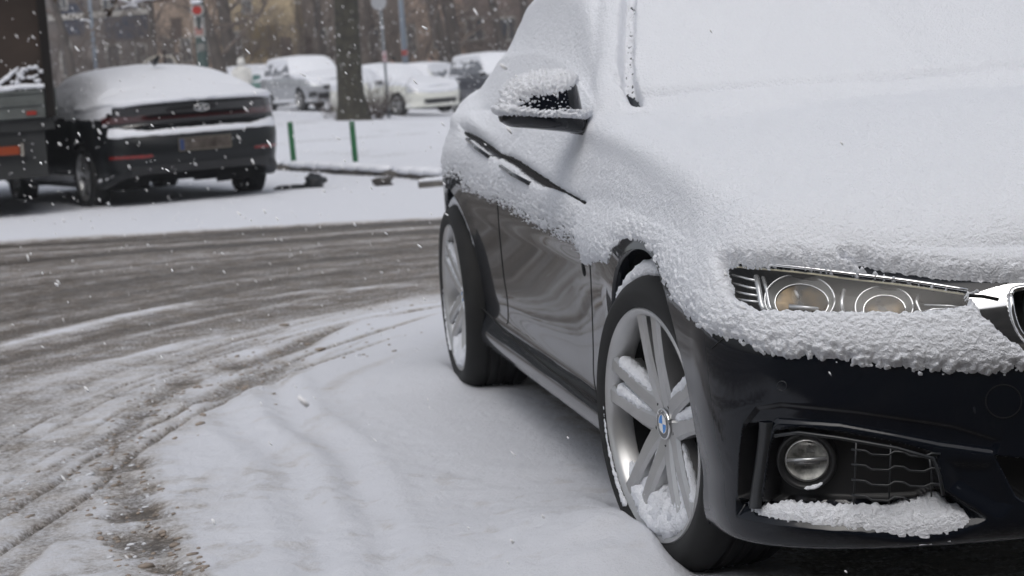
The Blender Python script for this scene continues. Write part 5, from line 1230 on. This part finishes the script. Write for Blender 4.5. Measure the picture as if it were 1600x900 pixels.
def bare_tree(base, H, r0, label, seed, lean=(0, 0), low=.25, nb=9, depth=3, group='bare trees in front of the buildings', minr=.010, bm=None, fork=False):
    rg = random.Random(seed); t = thing('tree', label, 'tree', base, 0, group); m = bm or M_BARKF; a = MB()
    top = np.array([lean[0]*H, lean[1]*H, H])
    pts = [np.array([0, 0, -.1]), top*.25+np.array([rg.gauss(0, .05), rg.gauss(0, .05), 0]), top*.55+np.array([rg.gauss(0, .15), rg.gauss(0, .15), 0]), top]
    trunk_mesh(a, pts, [r0*1.25, r0, r0*.8, r0*.35], seed, n=12, amp=.15); a.build('trunk', m, t)
    c = MB()
    for k in range(nb):
        f = low+(1-low)*(k+.5)/nb*rg.uniform(.8, 1.1); f = min(f, .98); b = top*f; an = rg.uniform(0, 2*math.pi); up = rg.uniform(.1, .9)
        d = np.array([math.cos(an), math.sin(an), up]); d /= np.linalg.norm(d); twigs(c, b, d, H*rg.uniform(.22, .36)*(1.1-.4*f), max(r0*.36, .03), depth, rg, minr=minr)
    c.build('crown', M_TWIG, t); return t
def shrub(base, h, label, seed, stems=16, group='leafless shrubs', depth=2, minr=.005, spread=.5, m=None):
    rg = random.Random(seed); t = thing('shrub', label, 'shrub', base, 0, group); c = MB()
    for k in range(stems):
        an = rg.uniform(0, 2*math.pi); d = np.array([math.cos(an)*spread, math.sin(an)*spread, rg.uniform(.6, 1.1)]); d /= np.linalg.norm(d)
        twigs(c, (rg.gauss(0, .1*h), rg.gauss(0, .1*h), -.02), d, h*rg.uniform(.5, .8), max(minr*2.2, .012*h), depth, rg, spread=.4, minr=minr)
    c.build('stems', m or M_TWIG, t); return t
def gnd(px, D):
    P = at_dist(px, 130, D); P[2] = gzat(P[0], P[1]); return P
# the thick trunk on the verge
TB = gp(549, 188, .06); TB[2] = gzat(TB[0], TB[1]); DTr = float((TB-CAMP) @ _fw); sc = DTr/FPX
big = thing('tree', 'thick dark tree trunk standing on the snowy verge between the parked cars', 'tree', TB)
a = MB(); q = -R2*0
def off(dx): return np.array([R2[0]*dx*sc, R2[1]*dx*sc])
pts = [np.array([*off(3), -.15]), np.array([*off(3), .12]), np.array([*off(3), .55]), np.array([*off(4), 1.6]), np.array([*off(7), 3.2]), np.array([*off(12), 6.0])]
trunk_mesh(a, pts, [.52, .42, .34, .30, .285, .26], 3, n=40, amp=.10, flare=1.); a.build('trunk', M_BARK, big)
c = MB(); rg = random.Random(5)
for k in range(7):
    an = rg.uniform(0, 6.28); twigs(c, (*off(8), 4.5+k*.25), np.array([math.cos(an), math.sin(an), .7])/1.22, 2.6, .11, 3, rg, minr=.012)
c.build('crown', M_TWIG, big)
a = MB(); rgs = random.Random(4)
for k in range(9): an = rgs.uniform(-2.6, -.4)+YAW*0; lump(a, (.36*math.cos(an), .36*math.sin(an), rgs.uniform(.0, .12)), rgs.uniform(.05, .10), k, n=2)
for k, (px, py, h, st, lab) in enumerate(((590, 186, .85, 34, 'tangle of leafless brown suckers at the right foot of the thick trunk'), (572, 188, .55, 22, 'short dark suckers crowding the base of the thick trunk'),
        (527, 187, .75, 9, 'thin leafless shoots leaning left at the foot of the thick trunk'), (507, 184, .6, 6, 'few thin bare stems in the snow left of the thick trunk'))):
    P = gp(px, py, .05); P[2] = gzat(P[0], P[1]); shrub(P, h, lab, 40+k, stems=st, group='bare shoots round the thick trunk', minr=.004, spread=.7, m=mat('sucker_brown', (.06, .038, .028), rough=.9))
# sign post
PB_ = gp(608, 184, .06); PB_[2] = gzat(PB_[0], PB_[1]); D = float((PB_-CAMP) @ _fw); s_ = D/FPX
sp = thing('sign_post', 'thin grey road sign post, round plate on top, right of the thick trunk', 'sign post', PB_)
hh = 178*s_; lean_ = -R2*.0
a = MB(); a.tube([(0, 0, -.05), (0, 0, hh*.5), (0, 0, hh+.15)], .035, 12); a.build('post', mat('post_galvanised', (.22, .24, .26), rough=.5, metal=.4), sp)
def plate(parent, name, z, rx, rz, m, dx=0., back=.05, round_=True):
    f = -F2; R_m = np.array([R2[0], R2[1], 0]); c = np.array([R2[0]*dx*s_+f[0]*back, R2[1]*dx*s_+f[1]*back, z]); V = []; n = 28 if round_ else 4
    for th_ in (0, .012):
        for k in range(n):
            an = 2*math.pi*(k+(.5 if not round_ else 0))/n; k_ = 1 if round_ else 1.414
            V.append(c+R_m*rx*math.cos(an)*k_+np.array([0, 0, rz*math.sin(an)*k_])+np.array([f[0], f[1], 0])*th_)
    b = MB(); b.add(V, [tuple(range(n))[::-1], tuple(range(n, 2*n))]+[(k, (k+1) % n, n+(k+1) % n, n+k) for k in range(n)]); b.build(name, m, parent, smooth_=False)
plate(sp, 'sign_back', 180*s_, .20, .20, mat('sign_grey', (.34, .35, .37), rough=.5), dx=-2.)
plate(sp, 'notice', (184-88)*s_, .062, .14, mat('notice_pink', (.42, .33, .35), rough=.7), dx=.5, round_=False)
plate(sp, 'notice_mark', (184-88)*s_, .035, .045, mat('notice_mark_red', (.35, .16, .17), rough=.7), dx=.5, back=.065)
a = MB(); lump(a, (0, -.0, 172*s_), (.06, .06, .03), 2, n=2); lump(a, (-F2[0]*.05, -F2[1]*.05, 141*s_), (.07, .05, .05), 4, n=2); a.build('post_snow', M_SNOWF, sp)
# lamp posts
for px, pyt, D, w, lab in ((636, 0, 74, .115, 'pale grey lamp post rising behind the white saloon'), (152, 0, 78, .075, 'slim pale blue lamp post far behind the roof of the black sedan')):
    P = gnd(px, D); l = thing('lamp_post', lab, 'lamp post', P, group='lamp posts in the distance')
    a = MB(); a.tube([(0, 0, 0), (0, 0, .8)], w*1.3, 14); a.tube([(0, 0, .8), (0, 0, 4), (0, 0, 7.5)], [w, w*.85, w*.6], 14); a.build('pole', mat('lamp_post_paint', (.22, .26, .31), rough=.5), l)
    a = MB(); a.tube([(0, 0, 7.4), (-.3*F2[0], -.3*F2[1], 7.7), (-1.2*F2[0], -1.2*F2[1], 7.8)], .04, 8); a.build('arm', mat('lamp_post_paint'), l)
    a = MB(); lump(a, (-1.4*F2[0], -1.4*F2[1], 7.8), (.3, .14, .07), 2, n=2, amp=.05); a.build('lamp_head', mat('lamp_head_grey', (.2, .2, .2)), l)
    if px > 600:
        a = MB(); a.revolve([(w*.95, 1.75), (w*1.0, 1.76), (w*1.0, 1.95), (w*.95, 1.96)], 14, axis='Z'); a.build('red_band', mat('band_red', (.30, .05, .04)), l)
# green column with notices
D = 38.; P = gnd(319.5, D); s_ = D/FPX
co = thing('notice_pole', 'stout dark green pole plastered with notices, round red sign near its top', 'pole', P)
zz = lambda y: float(at_dist(318, y, D)[2])-P[2]
a = MB(); r = 8.6*s_; a.tube([(0, 0, -.05), (0, 0, 1), (0, 0, 6)], r, 20); a.build('pole', mat('pole_green', (.045, .075, .07), rough=.6, var=.5, vscale=5.), co)
def wrap(name, y0, y1, a0, a1, m, k=1.04):
    b = MB(); f = math.atan2(-F2[1], -F2[0]); b.revolve([(r*k, zz(y1)), (r*k, zz(y0))], 12, axis='Z', a0=f+a0, a1=f+a1); b.build(name, m, co)
wrap('notice', 27, 58, -1.3, 1.3, mat('notice_white', (.36, .35, .33), rough=.8, var=.35, vscale=9.)); wrap('notice_text', 42, 54, -.9, .7, mat('notice_red_print', (.33, .17, .15), rough=.8, var=.4, vscale=20.), 1.06)
wrap('notice', 68, 80, -.7, .8, mat('notice_grey', (.20, .20, .19), rough=.8, var=.4, vscale=9.)); wrap('torn_notice', 22, 46, -.25, .45, mat('torn_dark', (.03, .04, .04), rough=.8), 1.08)
plate(co, 'sign_surround', zz(16), .125, .125, mat('sign_dirty_white', (.30, .29, .28), rough=.6), back=.13); plate(co, 'red_sign', zz(16), .088, .075, mat('sign_red', (.30, .018, .010), rough=.4), back=.15)
a = MB(); lump(a, (-F2[0]*.13, -F2[1]*.13, zz(3)), (.10, .12, .04), 2, n=2); a.build('pole_snow', M_SNOWF, co)
# gas pipe arch and a short post
D = 46.; P = gnd(262, D); s_ = D/FPX
pa = thing('pipe_arch', 'pale bent pipe arching just above the roof of the black sedan', 'pipe', P)
zz = lambda y: float(at_dist(262, y, D)[2])-P[2]
pp = [(-58, 122), (-45, 108), (-30, 93), (-14, 87), (2, 88), (14, 94), (16, 120)]; pts = [np.array([R2[0]*dx*s_, R2[1]*dx*s_, zz(y)]) for dx, y in pp]; pts = [np.array([pts[0][0], pts[0][1], 0])]+pts+[np.array([pts[-1][0], pts[-1][1], 0])]
a = MB(); a.tube(smooth_line(pts[:-1], 5), .018, 8); a.tube([pts[-2], pts[-1]], .018, 8); a.build('pipe', mat('pipe_cream', (.36, .34, .29), rough=.6), pa)
P = gnd(260, 45); zt = float(at_dist(260, 79, 45)[2])-P[2]
a = MB(); a.tube([(0, 0, 0), (0, 0, zt-.06)], .022, 8); a.tube([(0, 0, zt-.09), (0, 0, zt)], [.03, .06], 10); o = a.build('garden_post', mat('post_brown_dark', (.03, .02, .018), rough=.8)); o.location = P; tag(o, 'short dark post with a wider top beside the bent pipe', 'post')

# people
def person(base, head_h, label, coat, trousers, seed, facing_, hood=True, skin=(.35, .22, .17), detail=True):
    """standing figure; one continuous body grown from a skeleton, coat over it"""
    s = head_h; t = thing('person', label, 'person', base, facing_)
    J = dict(pel=(0, 0, .52), sp=(0, 0, .62), ch=(0, 0, .74), nk=(0, 0, .84), hb=(.005, 0, .88), hd=(.012, 0, .935), ht=(.008, 0, .975),
             hl=(0, .055, .50), kl=(.02, .06, .28), al=(0, .062, .045), tl=(.085, .07, .018), hr=(0, -.055, .50), kr=(-.01, -.06, .28), ar=(-.03, -.062, .045), tr=(.055, -.07, .018),
             sl=(0, .105, .80), el=(-.01, .135, .64), wl=(.05, .12, .50), fl=(.075, .115, .455), sr=(0, -.105, .80), er=(-.01, -.135, .64), wr=(.05, -.12, .50), fr=(.075, -.115, .455))
    Rr = dict(pel=.085, sp=.078, ch=.09, nk=.035, hb=.040, hd=.058, ht=.045, hl=.06, kl=.038, al=.024, tl=.02, hr=.06, kr=.038, ar=.024, tr=.02, sl=.042, el=.030, wl=.020, fl=.016, sr=.042, er=.030, wr=.020, fr=.016)
    E = 'pel-sp sp-ch ch-nk nk-hb hb-hd hd-ht pel-hl hl-kl kl-al al-tl pel-hr hr-kr kr-ar ar-tr ch-sl sl-el el-wl wl-fl ch-sr sr-er er-wr wr-fr'.split(); ks_ = list(J)
    me = bpy.data.meshes.new('person_body'); me.from_pydata([tuple(c*s for c in J[k]) for k in ks_], [tuple(ks_.index(q) for q in e.split('-')) for e in E], [])
    o = bpy.data.objects.new('body', me); link(o, t); md_ = o.modifiers.new('skin', 'SKIN')
    for i, k in enumerate(ks_): me.skin_vertices[0].data[i].radius = (Rr[k]*s, Rr[k]*s)
    me.skin_vertices[0].data[0].use_root = True
    o.modifiers.new('sub', 'SUBSURF').levels = 2; o.modifiers['sub'].render_levels = 2; bpy.context.view_layer.update()
    m2 = bpy.data.meshes.new_from_object(o.evaluated_get(bpy.context.evaluated_depsgraph_get())); o.modifiers.clear(); o.data = m2; m2.materials.clear()
    m2.materials.append(trousers); m2.materials.append(mat('skin_tone', skin, rough=.6)); m2.polygons.foreach_set('use_smooth', [True]*len(m2.polygons))
    for p in m2.polygons:
        z = p.center[2]/s
        if z > .84 or (z < .475 and abs(p.center[1]/s) > .098): p.material_index = 1
    # coat: torso and skirt, sleeves, hood
    c = MB(); pr = [(.075, .36), (.118, .365), (.118, .45), (.112, .55), (.108, .66), (.118, .76), (.112, .81), (.07, .85), (.045, .865)]
    V = []; n = 24
    for r_, z_ in pr:
        for k in range(n): an = 2*math.pi*k/n; V.append((r_*.78*s*math.cos(an)+.004, r_*1.12*s*math.sin(an), z_*s))
    V = np.array(V); V = V*(1+.03*fbm(V*9+seed, 2, 3))[:, None]; c.add(V, [(i*n+k, i*n+(k+1) % n, (i+1)*n+(k+1) % n, (i+1)*n+k) for i in range(len(pr)-1) for k in range(n)])
    for sg in (1, -1): c.tube([np.array(q)*s for q in ((0, sg*.09, .81), (0, sg*.128, .76), (-.012, sg*.142, .64), (.045, sg*.125, .515))], [.042*s, .052*s, .044*s, .034*s], 14)
    c.build('coat', coat, t)
    if hood:
        h = MB(); lump(h, (-.012*s, 0, .93*s), (.072*s, .070*s, .082*s), 4, n=3, amp=.04); h.build('hood', coat, t)
    else:
        h = MB(); lump(h, (-.012*s, 0, .955*s), (.062*s, .062*s, .052*s), 4, n=3, amp=.08); h.build('hair', mat('hair_dark', (.012, .010, .009), rough=.7), t)
    f = MB(); lump(f, (.058*s, 0, .925*s), (.016*s, .010*s, .018*s), 1, n=1, amp=0.); f.build('nose', mat('skin_tone'), t)
    return t
P = gnd(379, 60); 
person(P, 1.66, 'person seen from behind in a long white hooded coat beside the silver hatchback', mat('coat_white', (.62, .61, .58), rough=.8, var=.12, vscale=6.), mat('trousers_dark', (.012, .013, .02), rough=.8), 3, math.atan2(F2[1], F2[0])+.3)
P = gnd(617, 76); pb = person(P, 1.70, 'person in dark clothes with a bright blue bag behind the white saloon', mat('coat_navy', (.02, .022, .03), rough=.8), mat('trousers_dark'), 5, math.atan2(F2[1], F2[0])+1.2, hood=False)
a = MB(); lump(a, (P[0]+R2[0]*.27, P[1]+R2[1]*.27, P[2]+1.08), (.16, .17, .16), 3, n=3, amp=.12); o = a.build('bag', mat('bag_blue', (.02, .16, .50), rough=.5)); tag(o, 'bright blue bag carried by the person in dark clothes', 'bag')
P = gnd(676, 73); person(P, 1.72, 'dark haired person in a dusky pink jacket, only head and shoulders over car roofs', mat('coat_pink', (.20, .12, .12), rough=.8), mat('trousers_dark'), 6, math.atan2(F2[1], F2[0])+2.6, hood=False)

# ------------------------------------------------------------------ buildings
M_PANE = mat('window_pane', (.035, .042, .055), rough=.12, coat=.5)
M_FRAME = mat('window_frame', (.34, .33, .31), rough=.6)
def wallmat(n, c=(.1, .1, .1), c2=None): return mat(n, tuple(min(x*1.55, .6) for x in c), rough=.9, color2=c2 or tuple(x*.72 for x in c), vscale=1.1, bump=.3, bscale=9., bdist=.02)
def building(px0, px1, D, H, m, label, wins, depth=9., plinth=None, roof=None, name='apartment_building', band=None):
    A = gnd(px0, D); B = gnd(px1, D); zb = min(A[2], B[2])-.15; mid = (A+B)/2; ang_ = math.atan2(B[1]-A[1], B[0]-A[0]); W = math.hypot(B[0]-A[0], B[1]-A[1])
    b = thing(name, label, 'building', (A[0], A[1], zb), ang_, group=None)
    # local x along the facade, local y towards or away from the camera
    away = np.array([F2[0], F2[1]]) @ np.array([-math.sin(ang_), math.cos(ang_)]); sy = 1 if away > 0 else -1
    a = MB(); a.box((W/2, sy*depth/2, H/2), (W/2, depth/2, H/2)); a.build('wall', m, b, smooth_=False)
    if plinth: a = MB(); a.box((W/2, -sy*.04, .45), (W/2, .05, .45)); a.build('plinth', plinth, b, smooth_=False)
    if roof: a = MB(); a.box((W/2, sy*(depth/2-.3), H+.12), (W/2+.3, depth/2+.3, .12)); a.build('roof', roof, b, smooth_=False)
    if band: a = MB(); a.box((W/2, -sy*.05, band[0]), (W/2, .07, band[1])); a.build('ledge', M_FRAME, b, smooth_=False)
    for (px, y0, y1, wpx, kind) in wins:
        s_ = D/FPX; x = (px-px0)/(px1-px0)*W; z1 = float(at_dist(px, y0, D)[2])-zb; z0 = float(at_dist(px, y1, D)[2])-zb; hw = wpx*s_/2
        for fl in (0, 1, 2):
            zz0, zz1 = z0+fl*2.9, z1+fl*2.9
            if zz1 > H-.3: break
            a = MB(); mm = {'w': M_FRAME, 'd': mat('door_brown', (.06, .035, .025), rough=.6), 'n': mat('awning_navy', (.022, .028, .050), rough=.8), 'o': mat('panel_ochre', (.16, .115, .05), rough=.8, var=.3), 'g': M_FRAME}[kind]
            a.box((x, -sy*.03, (zz0+zz1)/2), (hw+.06, .05, (zz1-zz0)/2+.06)); w_ = a.build({'w': 'window', 'd': 'door', 'n': 'awning', 'o': 'panel', 'g': 'window'}[kind], mm, b, smooth_=False)
            if kind in 'wg':
                a = MB()
                for sx in (-1, 1): a.box((x+sx*(hw/2), -sy*.07, (zz0+zz1)/2), (hw/2-.03, .02, (zz1-zz0)/2-.03))
                a.build('pane', M_PANE, w_, smooth_=False)
            if kind in 'ndo': break
    return b
building(-260, 92, 92, 8., wallmat('wall_grey_far', (.10, .095, .095)), 'grey building at the far left behind the lorry', ((20, 20, 90, 30, 'w'), (-80, 20, 90, 30, 'w')), roof=M_SNOWF)
building(86, 252, 90, 11., wallmat('wall_grey_brown', (.115, .10, .095)), 'grey brown building with dark navy awnings behind the black sedan', ((122, 8, 52, 34, 'n'), (205, 14, 58, 62, 'n'), (108, 66, 118, 16, 'w'), (182, 70, 118, 20, 'w'), (225, 70, 118, 16, 'w')), band=(4.5, .12))
building(250, 352, 86, 10., wallmat('wall_beige', (.27, .205, .16)), 'beige building seen either side of the green notice pole', ((267, 62, 104, 12, 'w'), (296, 60, 96, 14, 'w'), (337, 52, 84, 12, 'w'), (284, 30, 60, 10, 'd')), plinth=wallmat('plinth_pale', (.36, .33, .27)))
building(350, 470, 84, 9., wallmat('wall_yellow', (.30, .24, .155)), 'yellowish building with an ochre panel above the silver hatchback', ((418, 42, 84, 40, 'o'), (376, 50, 90, 14, 'w'), (452, 60, 104, 12, 'd'), (396, 0, 20, 12, 'w')), plinth=wallmat('plinth_pale'))
building(468, 632, 87, 10., wallmat('wall_brown', (.155, .13, .115)), 'brown building behind the thick tree trunk', ((508, 46, 84, 16, 'w'), (590, 46, 84, 16, 'w'), (486, 60, 112, 10, 'd')))
building(630, 735, 85, 8.5, wallmat('wall_pinkish', (.27, .205, .165)), 'pinkish tan building behind the far parked cars', ((648, 40, 80, 12, 'w'), (690, 36, 74, 14, 'w'), (715, 50, 100, 8, 'd')), plinth=wallmat('plinth_tan', (.30, .22, .15)))
building(733, 985, 83, 7.5, wallmat('wall_reddish', (.13, .10, .09)), 'reddish brown building partly hidden behind the snowy black car', ((748, 28, 62, 26, 'g'), (800, 28, 62, 24, 'w'), (860, 28, 62, 24, 'w')), plinth=wallmat('plinth_grey', (.33, .29, .25)))
building(980, 1700, 88, 9., wallmat('wall_grey_far', (.10, .095, .095)), 'long grey building far behind the roof of the black car', ((1100, 20, 80, 30, 'w'), (1300, 20, 80, 30, 'w')))
# bare trees and scrub before them
specs = [(112, 74, 9, .16), (196, 80, 10, .14), (243, 70, 8, .11), (344, 66, 9, .19), (366, 70, 10, .22), (432, 76, 9, .15), (478, 73, 8, .13), (499, 79, 9, .14), (655, 75, 9, .17), (697, 69, 10, .20), (716, 70, 10, .21), (746, 78, 9, .14), (790, 75, 8, .16), (822, 72, 9, .15), (590, 80, 9, .14), (860, 70, 8, .14)]
names = ['bare tree at the far left beside the lorry', 'thin bare tree behind the left part of the black sedan roof', 'slim bare tree by the bent pipe', 'leaning bare tree just right of the green notice pole', 'bare tree behind the person in the white coat', 'bare tree above the roof of the silver hatchback', 'thin bare tree between silver hatchback and thick trunk',
         'slender bare tree just left of the thick trunk', 'bare tree right of the pale grey lamp post', 'dark bare trunk leaning left above the dark SUV mirror', 'dark upright bare trunk above the dark SUV windscreen', 'bare tree above the dark SUV roof', 'bare tree touching the sloping roof of the snowy black car', 'bare tree high beside the black car roof', 'bare tree behind the thin sign post', 'bare tree mostly hidden behind the black car roof']
for k, ((px, D, H, r0), nm_) in enumerate(zip(specs, names)):
    if k in (1, 5, 6, 8, 11, 15): continue
    ln = (R2*(-.16 if k in (3, 9) else (.03 if k % 2 else -.03)))
    bare_tree(gnd(px+(12 if k in (3, 9) else 0), D), H, r0, nm_, 100+k, lean=ln, low=.14, nb=7, depth=3, minr=.009)
for k in range(16):
    px = 95+k*51; D = 78+(k*7 % 5)
    lab = ['left of the pale blue lamp post', 'at the foot of the slim pale lamp post', 'under the navy awning', 'left of the bent pipe', 'left of the notice pole', 'between notice pole and white coat', 'right of the person in white', 'behind the silver hatchback roof', 'left of the thick trunk', 'hidden by the thick trunk',
           'right of the sign post', 'behind the white saloon roof', 'left of the dark SUV', 'above the dark SUV roof', 'beside the black car roof', 'behind the black car roof'][k]
    shrub(gnd(px, D), 2.8+.7*((k*13) % 3), 'tangled leafless bush by the buildings, '+lab, 200+k, stems=7, group='leafless bushes before the buildings', depth=3, minr=.009, spread=.45)
# twigs with withered leaves hanging in from above, top left
P = at_dist(190, -60, 17.)
hb = thing('hanging_branch', 'snowy twig with withered brown leaves hanging in at the top left', 'branch', P)
a = MB(); lv = MB(); sn = MB(); rg = random.Random(8); s_ = 17./FPX
def rel(px, py, dd=0.): return at_dist(px, py, 17.+dd)-P
for (pp) in ([(60, -60), (130, -22), (190, -4), (240, 2), (285, -8), (330, -40)], [(100, -40), (120, 0), (136, 24)], [(150, -20), (178, 6), (172, 18)], [(80, -45), (88, -5), (86, 4)], [(250, 2), (268, -14), (290, -30)]):
    a.tube(smooth_line([rel(*q) for q in pp], 5), .008, 5)
a.build('twig', M_TWIG, hb)
for (px, py, r_) in ((87, 0, 5), (110, 26, 4), (116, 27, 3.5), (104, 23, 3), (136, 26, 6), (138, 22, 4), (133, 30, 3), (168, 19, 9), (174, 16, 6), (163, 15, 5), (181, 3, 7), (212, 3, 4), (158, 11, 3), (200, -3, 6), (150, -2, 4), (240, -6, 6), (128, 4, 3)):
    for q in range(4):
        c_ = rel(px+rg.gauss(0, r_*.35), py+rg.gauss(0, r_*.3), rg.gauss(0, .03)); e = r_*s_*rg.uniform(.5, .9); u1 = np.array([rg.gauss(0, 1), rg.gauss(0, 1), rg.gauss(0, 1)]); u1 /= np.linalg.norm(u1); u2 = np.cross(u1, [rg.gauss(0, 1), rg.gauss(0, 1), 1]); u2 /= np.linalg.norm(u2)
        nn_ = np.cross(u1, u2)*.25*e
        lv.add([c_-u1*e, c_-u1*.2*e+u2*.55*e+nn_, c_+u1*e, c_-u1*.2*e-u2*.55*e+nn_, c_-nn_], [(0, 1, 4), (1, 2, 4), (2, 3, 4), (3, 0, 4)])
lv.build('withered_leaves', mat('leaf_withered', (.045, .024, .012), rough=.8, var=.4), hb)
for (x0, y0, x1, y1, r_) in ((158, -2, 215, 10, 5), (200, 6, 245, -2, 6), (190, 12, 214, 9, 3), (124, 32, 142, 34, 3), (240, -4, 270, -6, 5)):
    snow_blob(sn, [rel(x0, y0), rel((x0+x1)/2, min(y0, y1)-1), rel(x1, y1)], r_*s_, int(x0), n=10, step=.015, flat=.7, amp=.5, fs=14)
sn.build('twig_snow', M_SNOWF, hb)

# ------------------------------------------------------------------ dark building added behind the camera for the black paint to mirror
for k, (dx, dy, W, H) in enumerate(((18, -14, 16, 9), (19, 4, 18, 10), (14, 20, 14, 8))):
    pass
mb = MB(); mb.box((24, -3, 7), (3, 34, 7.5)); o = mb.build('wall', wallmat('wall_dark_added', (.05, .045, .04)), None, smooth_=False)
bb = thing('apartment_building', 'added dark building behind the camera, seen only as a reflection in the black paint', 'building', (0, 0, 0)); o.parent = bb
mb = MB()
for i in range(12):
    for j in range(3): mb.box((20.95, -33+i*5.6, 2.0+j*3.0), (.06, .7, .8))
mb.build('window', M_PANE, bb, smooth_=False)

# ------------------------------------------------------------------ falling snow
def flake_mat():
    m = bpy.data.materials.new('snow_flake'); m.use_nodes = True; t = m.node_tree
    for n in list(t.nodes): t.nodes.remove(n)
    o = t.nodes.new('ShaderNodeOutputMaterial'); mx = t.nodes.new('ShaderNodeMixShader'); a = t.nodes.new('ShaderNodeBsdfDiffuse'); b = t.nodes.new('ShaderNodeBsdfTranslucent')
    a.inputs[0].default_value = b.inputs[0].default_value = (.93, .93, .95, 1); mx.inputs[0].default_value = .06
    t.links.new(a.outputs[0], mx.inputs[1]); t.links.new(b.outputs[0], mx.inputs[2]); t.links.new(mx.outputs[0], o.inputs[0]); return m
def flakes():
    N = 0; V = []; F = []; rg = np.random.default_rng(4)
    phi = (1+5**.5)/2
    base = np.array([(-1, 0, 0), (1, 0, 0), (0, -1, 0), (0, 1, 0), (0, 0, -1), (0, 0, 1)], float); fb = [(0, 2, 4), (2, 1, 4), (1, 3, 4), (3, 0, 4), (2, 0, 5), (1, 2, 5), (3, 1, 5), (0, 3, 5)]
    fb = np.array(fb)
    shells = ((1.2, 3.0, 16), (3.0, 6, 170), (6, 12, 2800), (12, 24, 5200), (24, 45, 7000), (45, 70, 6000))
    C_, S_, D_ = [], [], []
    for d0, d1, n in shells:
        d = (d0**3+(d1**3-d0**3)*rg.random(n))**(1/3); u = rg.uniform(-.34, .34, n); v = rg.uniform(-.20, .20, n)
        P = CAMP+d[:, None]*(_fw+u[:, None]*_r2+v[:, None]*_u2); ok_ = P[:, 2] > .05+gz_far(P[:, 0], P[:, 1])
        # keep clear of the parked car's own volume
        inside = (P[:, 0] > -4) & (P[:, 0] < .85) & (np.abs(P[:, 1]) < .98) & (P[:, 2] < 1.55); P = P[ok_ & ~inside]; C_.append(P); D_.append(d[ok_ & ~inside])
    P = np.concatenate(C_); d = np.concatenate(D_); n = len(P)
    fall = (_r2*.62-_u2*.78); dirs = fall[None]+rg.normal(0, .16, (n, 3)); dirs /= np.linalg.norm(dirs, axis=1)[:, None]
    s1 = np.cross(dirs, _fw); s1 /= np.linalg.norm(s1, axis=1)[:, None]; s2 = np.cross(dirs, s1)
    w = rg.uniform(.0010, .0024, n)*np.where(rg.random(n) < .12, 2.0, 1)*np.clip(d/9, 1, 3.0); L = w*rg.uniform(1.6, 4.4, n)
    bm = bmesh.new(); bmesh.ops.create_icosphere(bm, subdivisions=1, radius=1.0); ib = np.array([v.co[:] for v in bm.verts]); fi = np.array([[v.index for v in f.verts] for f in bm.faces]); bm.free()
    VV, FF, o_ = [], [], 0
    for sel, bs, ff in ((d >= 14, base, fb), (d < 14, ib, fi)):
        m = int(sel.sum()); nb = len(bs); B = bs[None]*(1+.22*rg.normal(size=(m, nb, 1))); q = np.where(sel)[0]
        Vx = P[q][:, None]+B[..., 0:1]*dirs[q][:, None]*L[q][:, None, None]+B[..., 1:2]*s1[q][:, None]*w[q][:, None, None]+B[..., 2:3]*s2[q][:, None]*w[q][:, None, None]
        VV.append(Vx.reshape(-1, 3)); FF.append((ff[None]+np.arange(m)[:, None, None]*nb).reshape(-1, 3)+o_); o_ += m*nb
    return mesh_np('falling_snow', np.concatenate(VV), np.concatenate(FF), flake_mat())
tag(flakes(), 'snowflakes drifting down through the air', kind='stuff')

# ------------------------------------------------------------------ the air
def haze():
    mb = MB(); mb.box((-45, 0, 6.5), (78, 62, 8.5)); o = mb.build('haze', mat('haze_tmp'), None, smooth_=False)
    m = bpy.data.materials.new('haze_air'); m.use_nodes = True; t = m.node_tree
    for n in list(t.nodes): t.nodes.remove(n)
    out = t.nodes.new('ShaderNodeOutputMaterial'); v = t.nodes.new('ShaderNodeVolumePrincipled'); v.inputs['Color'].default_value = (.88, .90, .95, 1); v.inputs['Density'].default_value = .0015; v.inputs['Anisotropy'].default_value = .2
    t.links.new(v.outputs[0], out.inputs['Volume']); o.data.materials[0] = m; tag(o, 'pale winter haze in the air', kind='stuff')
haze()
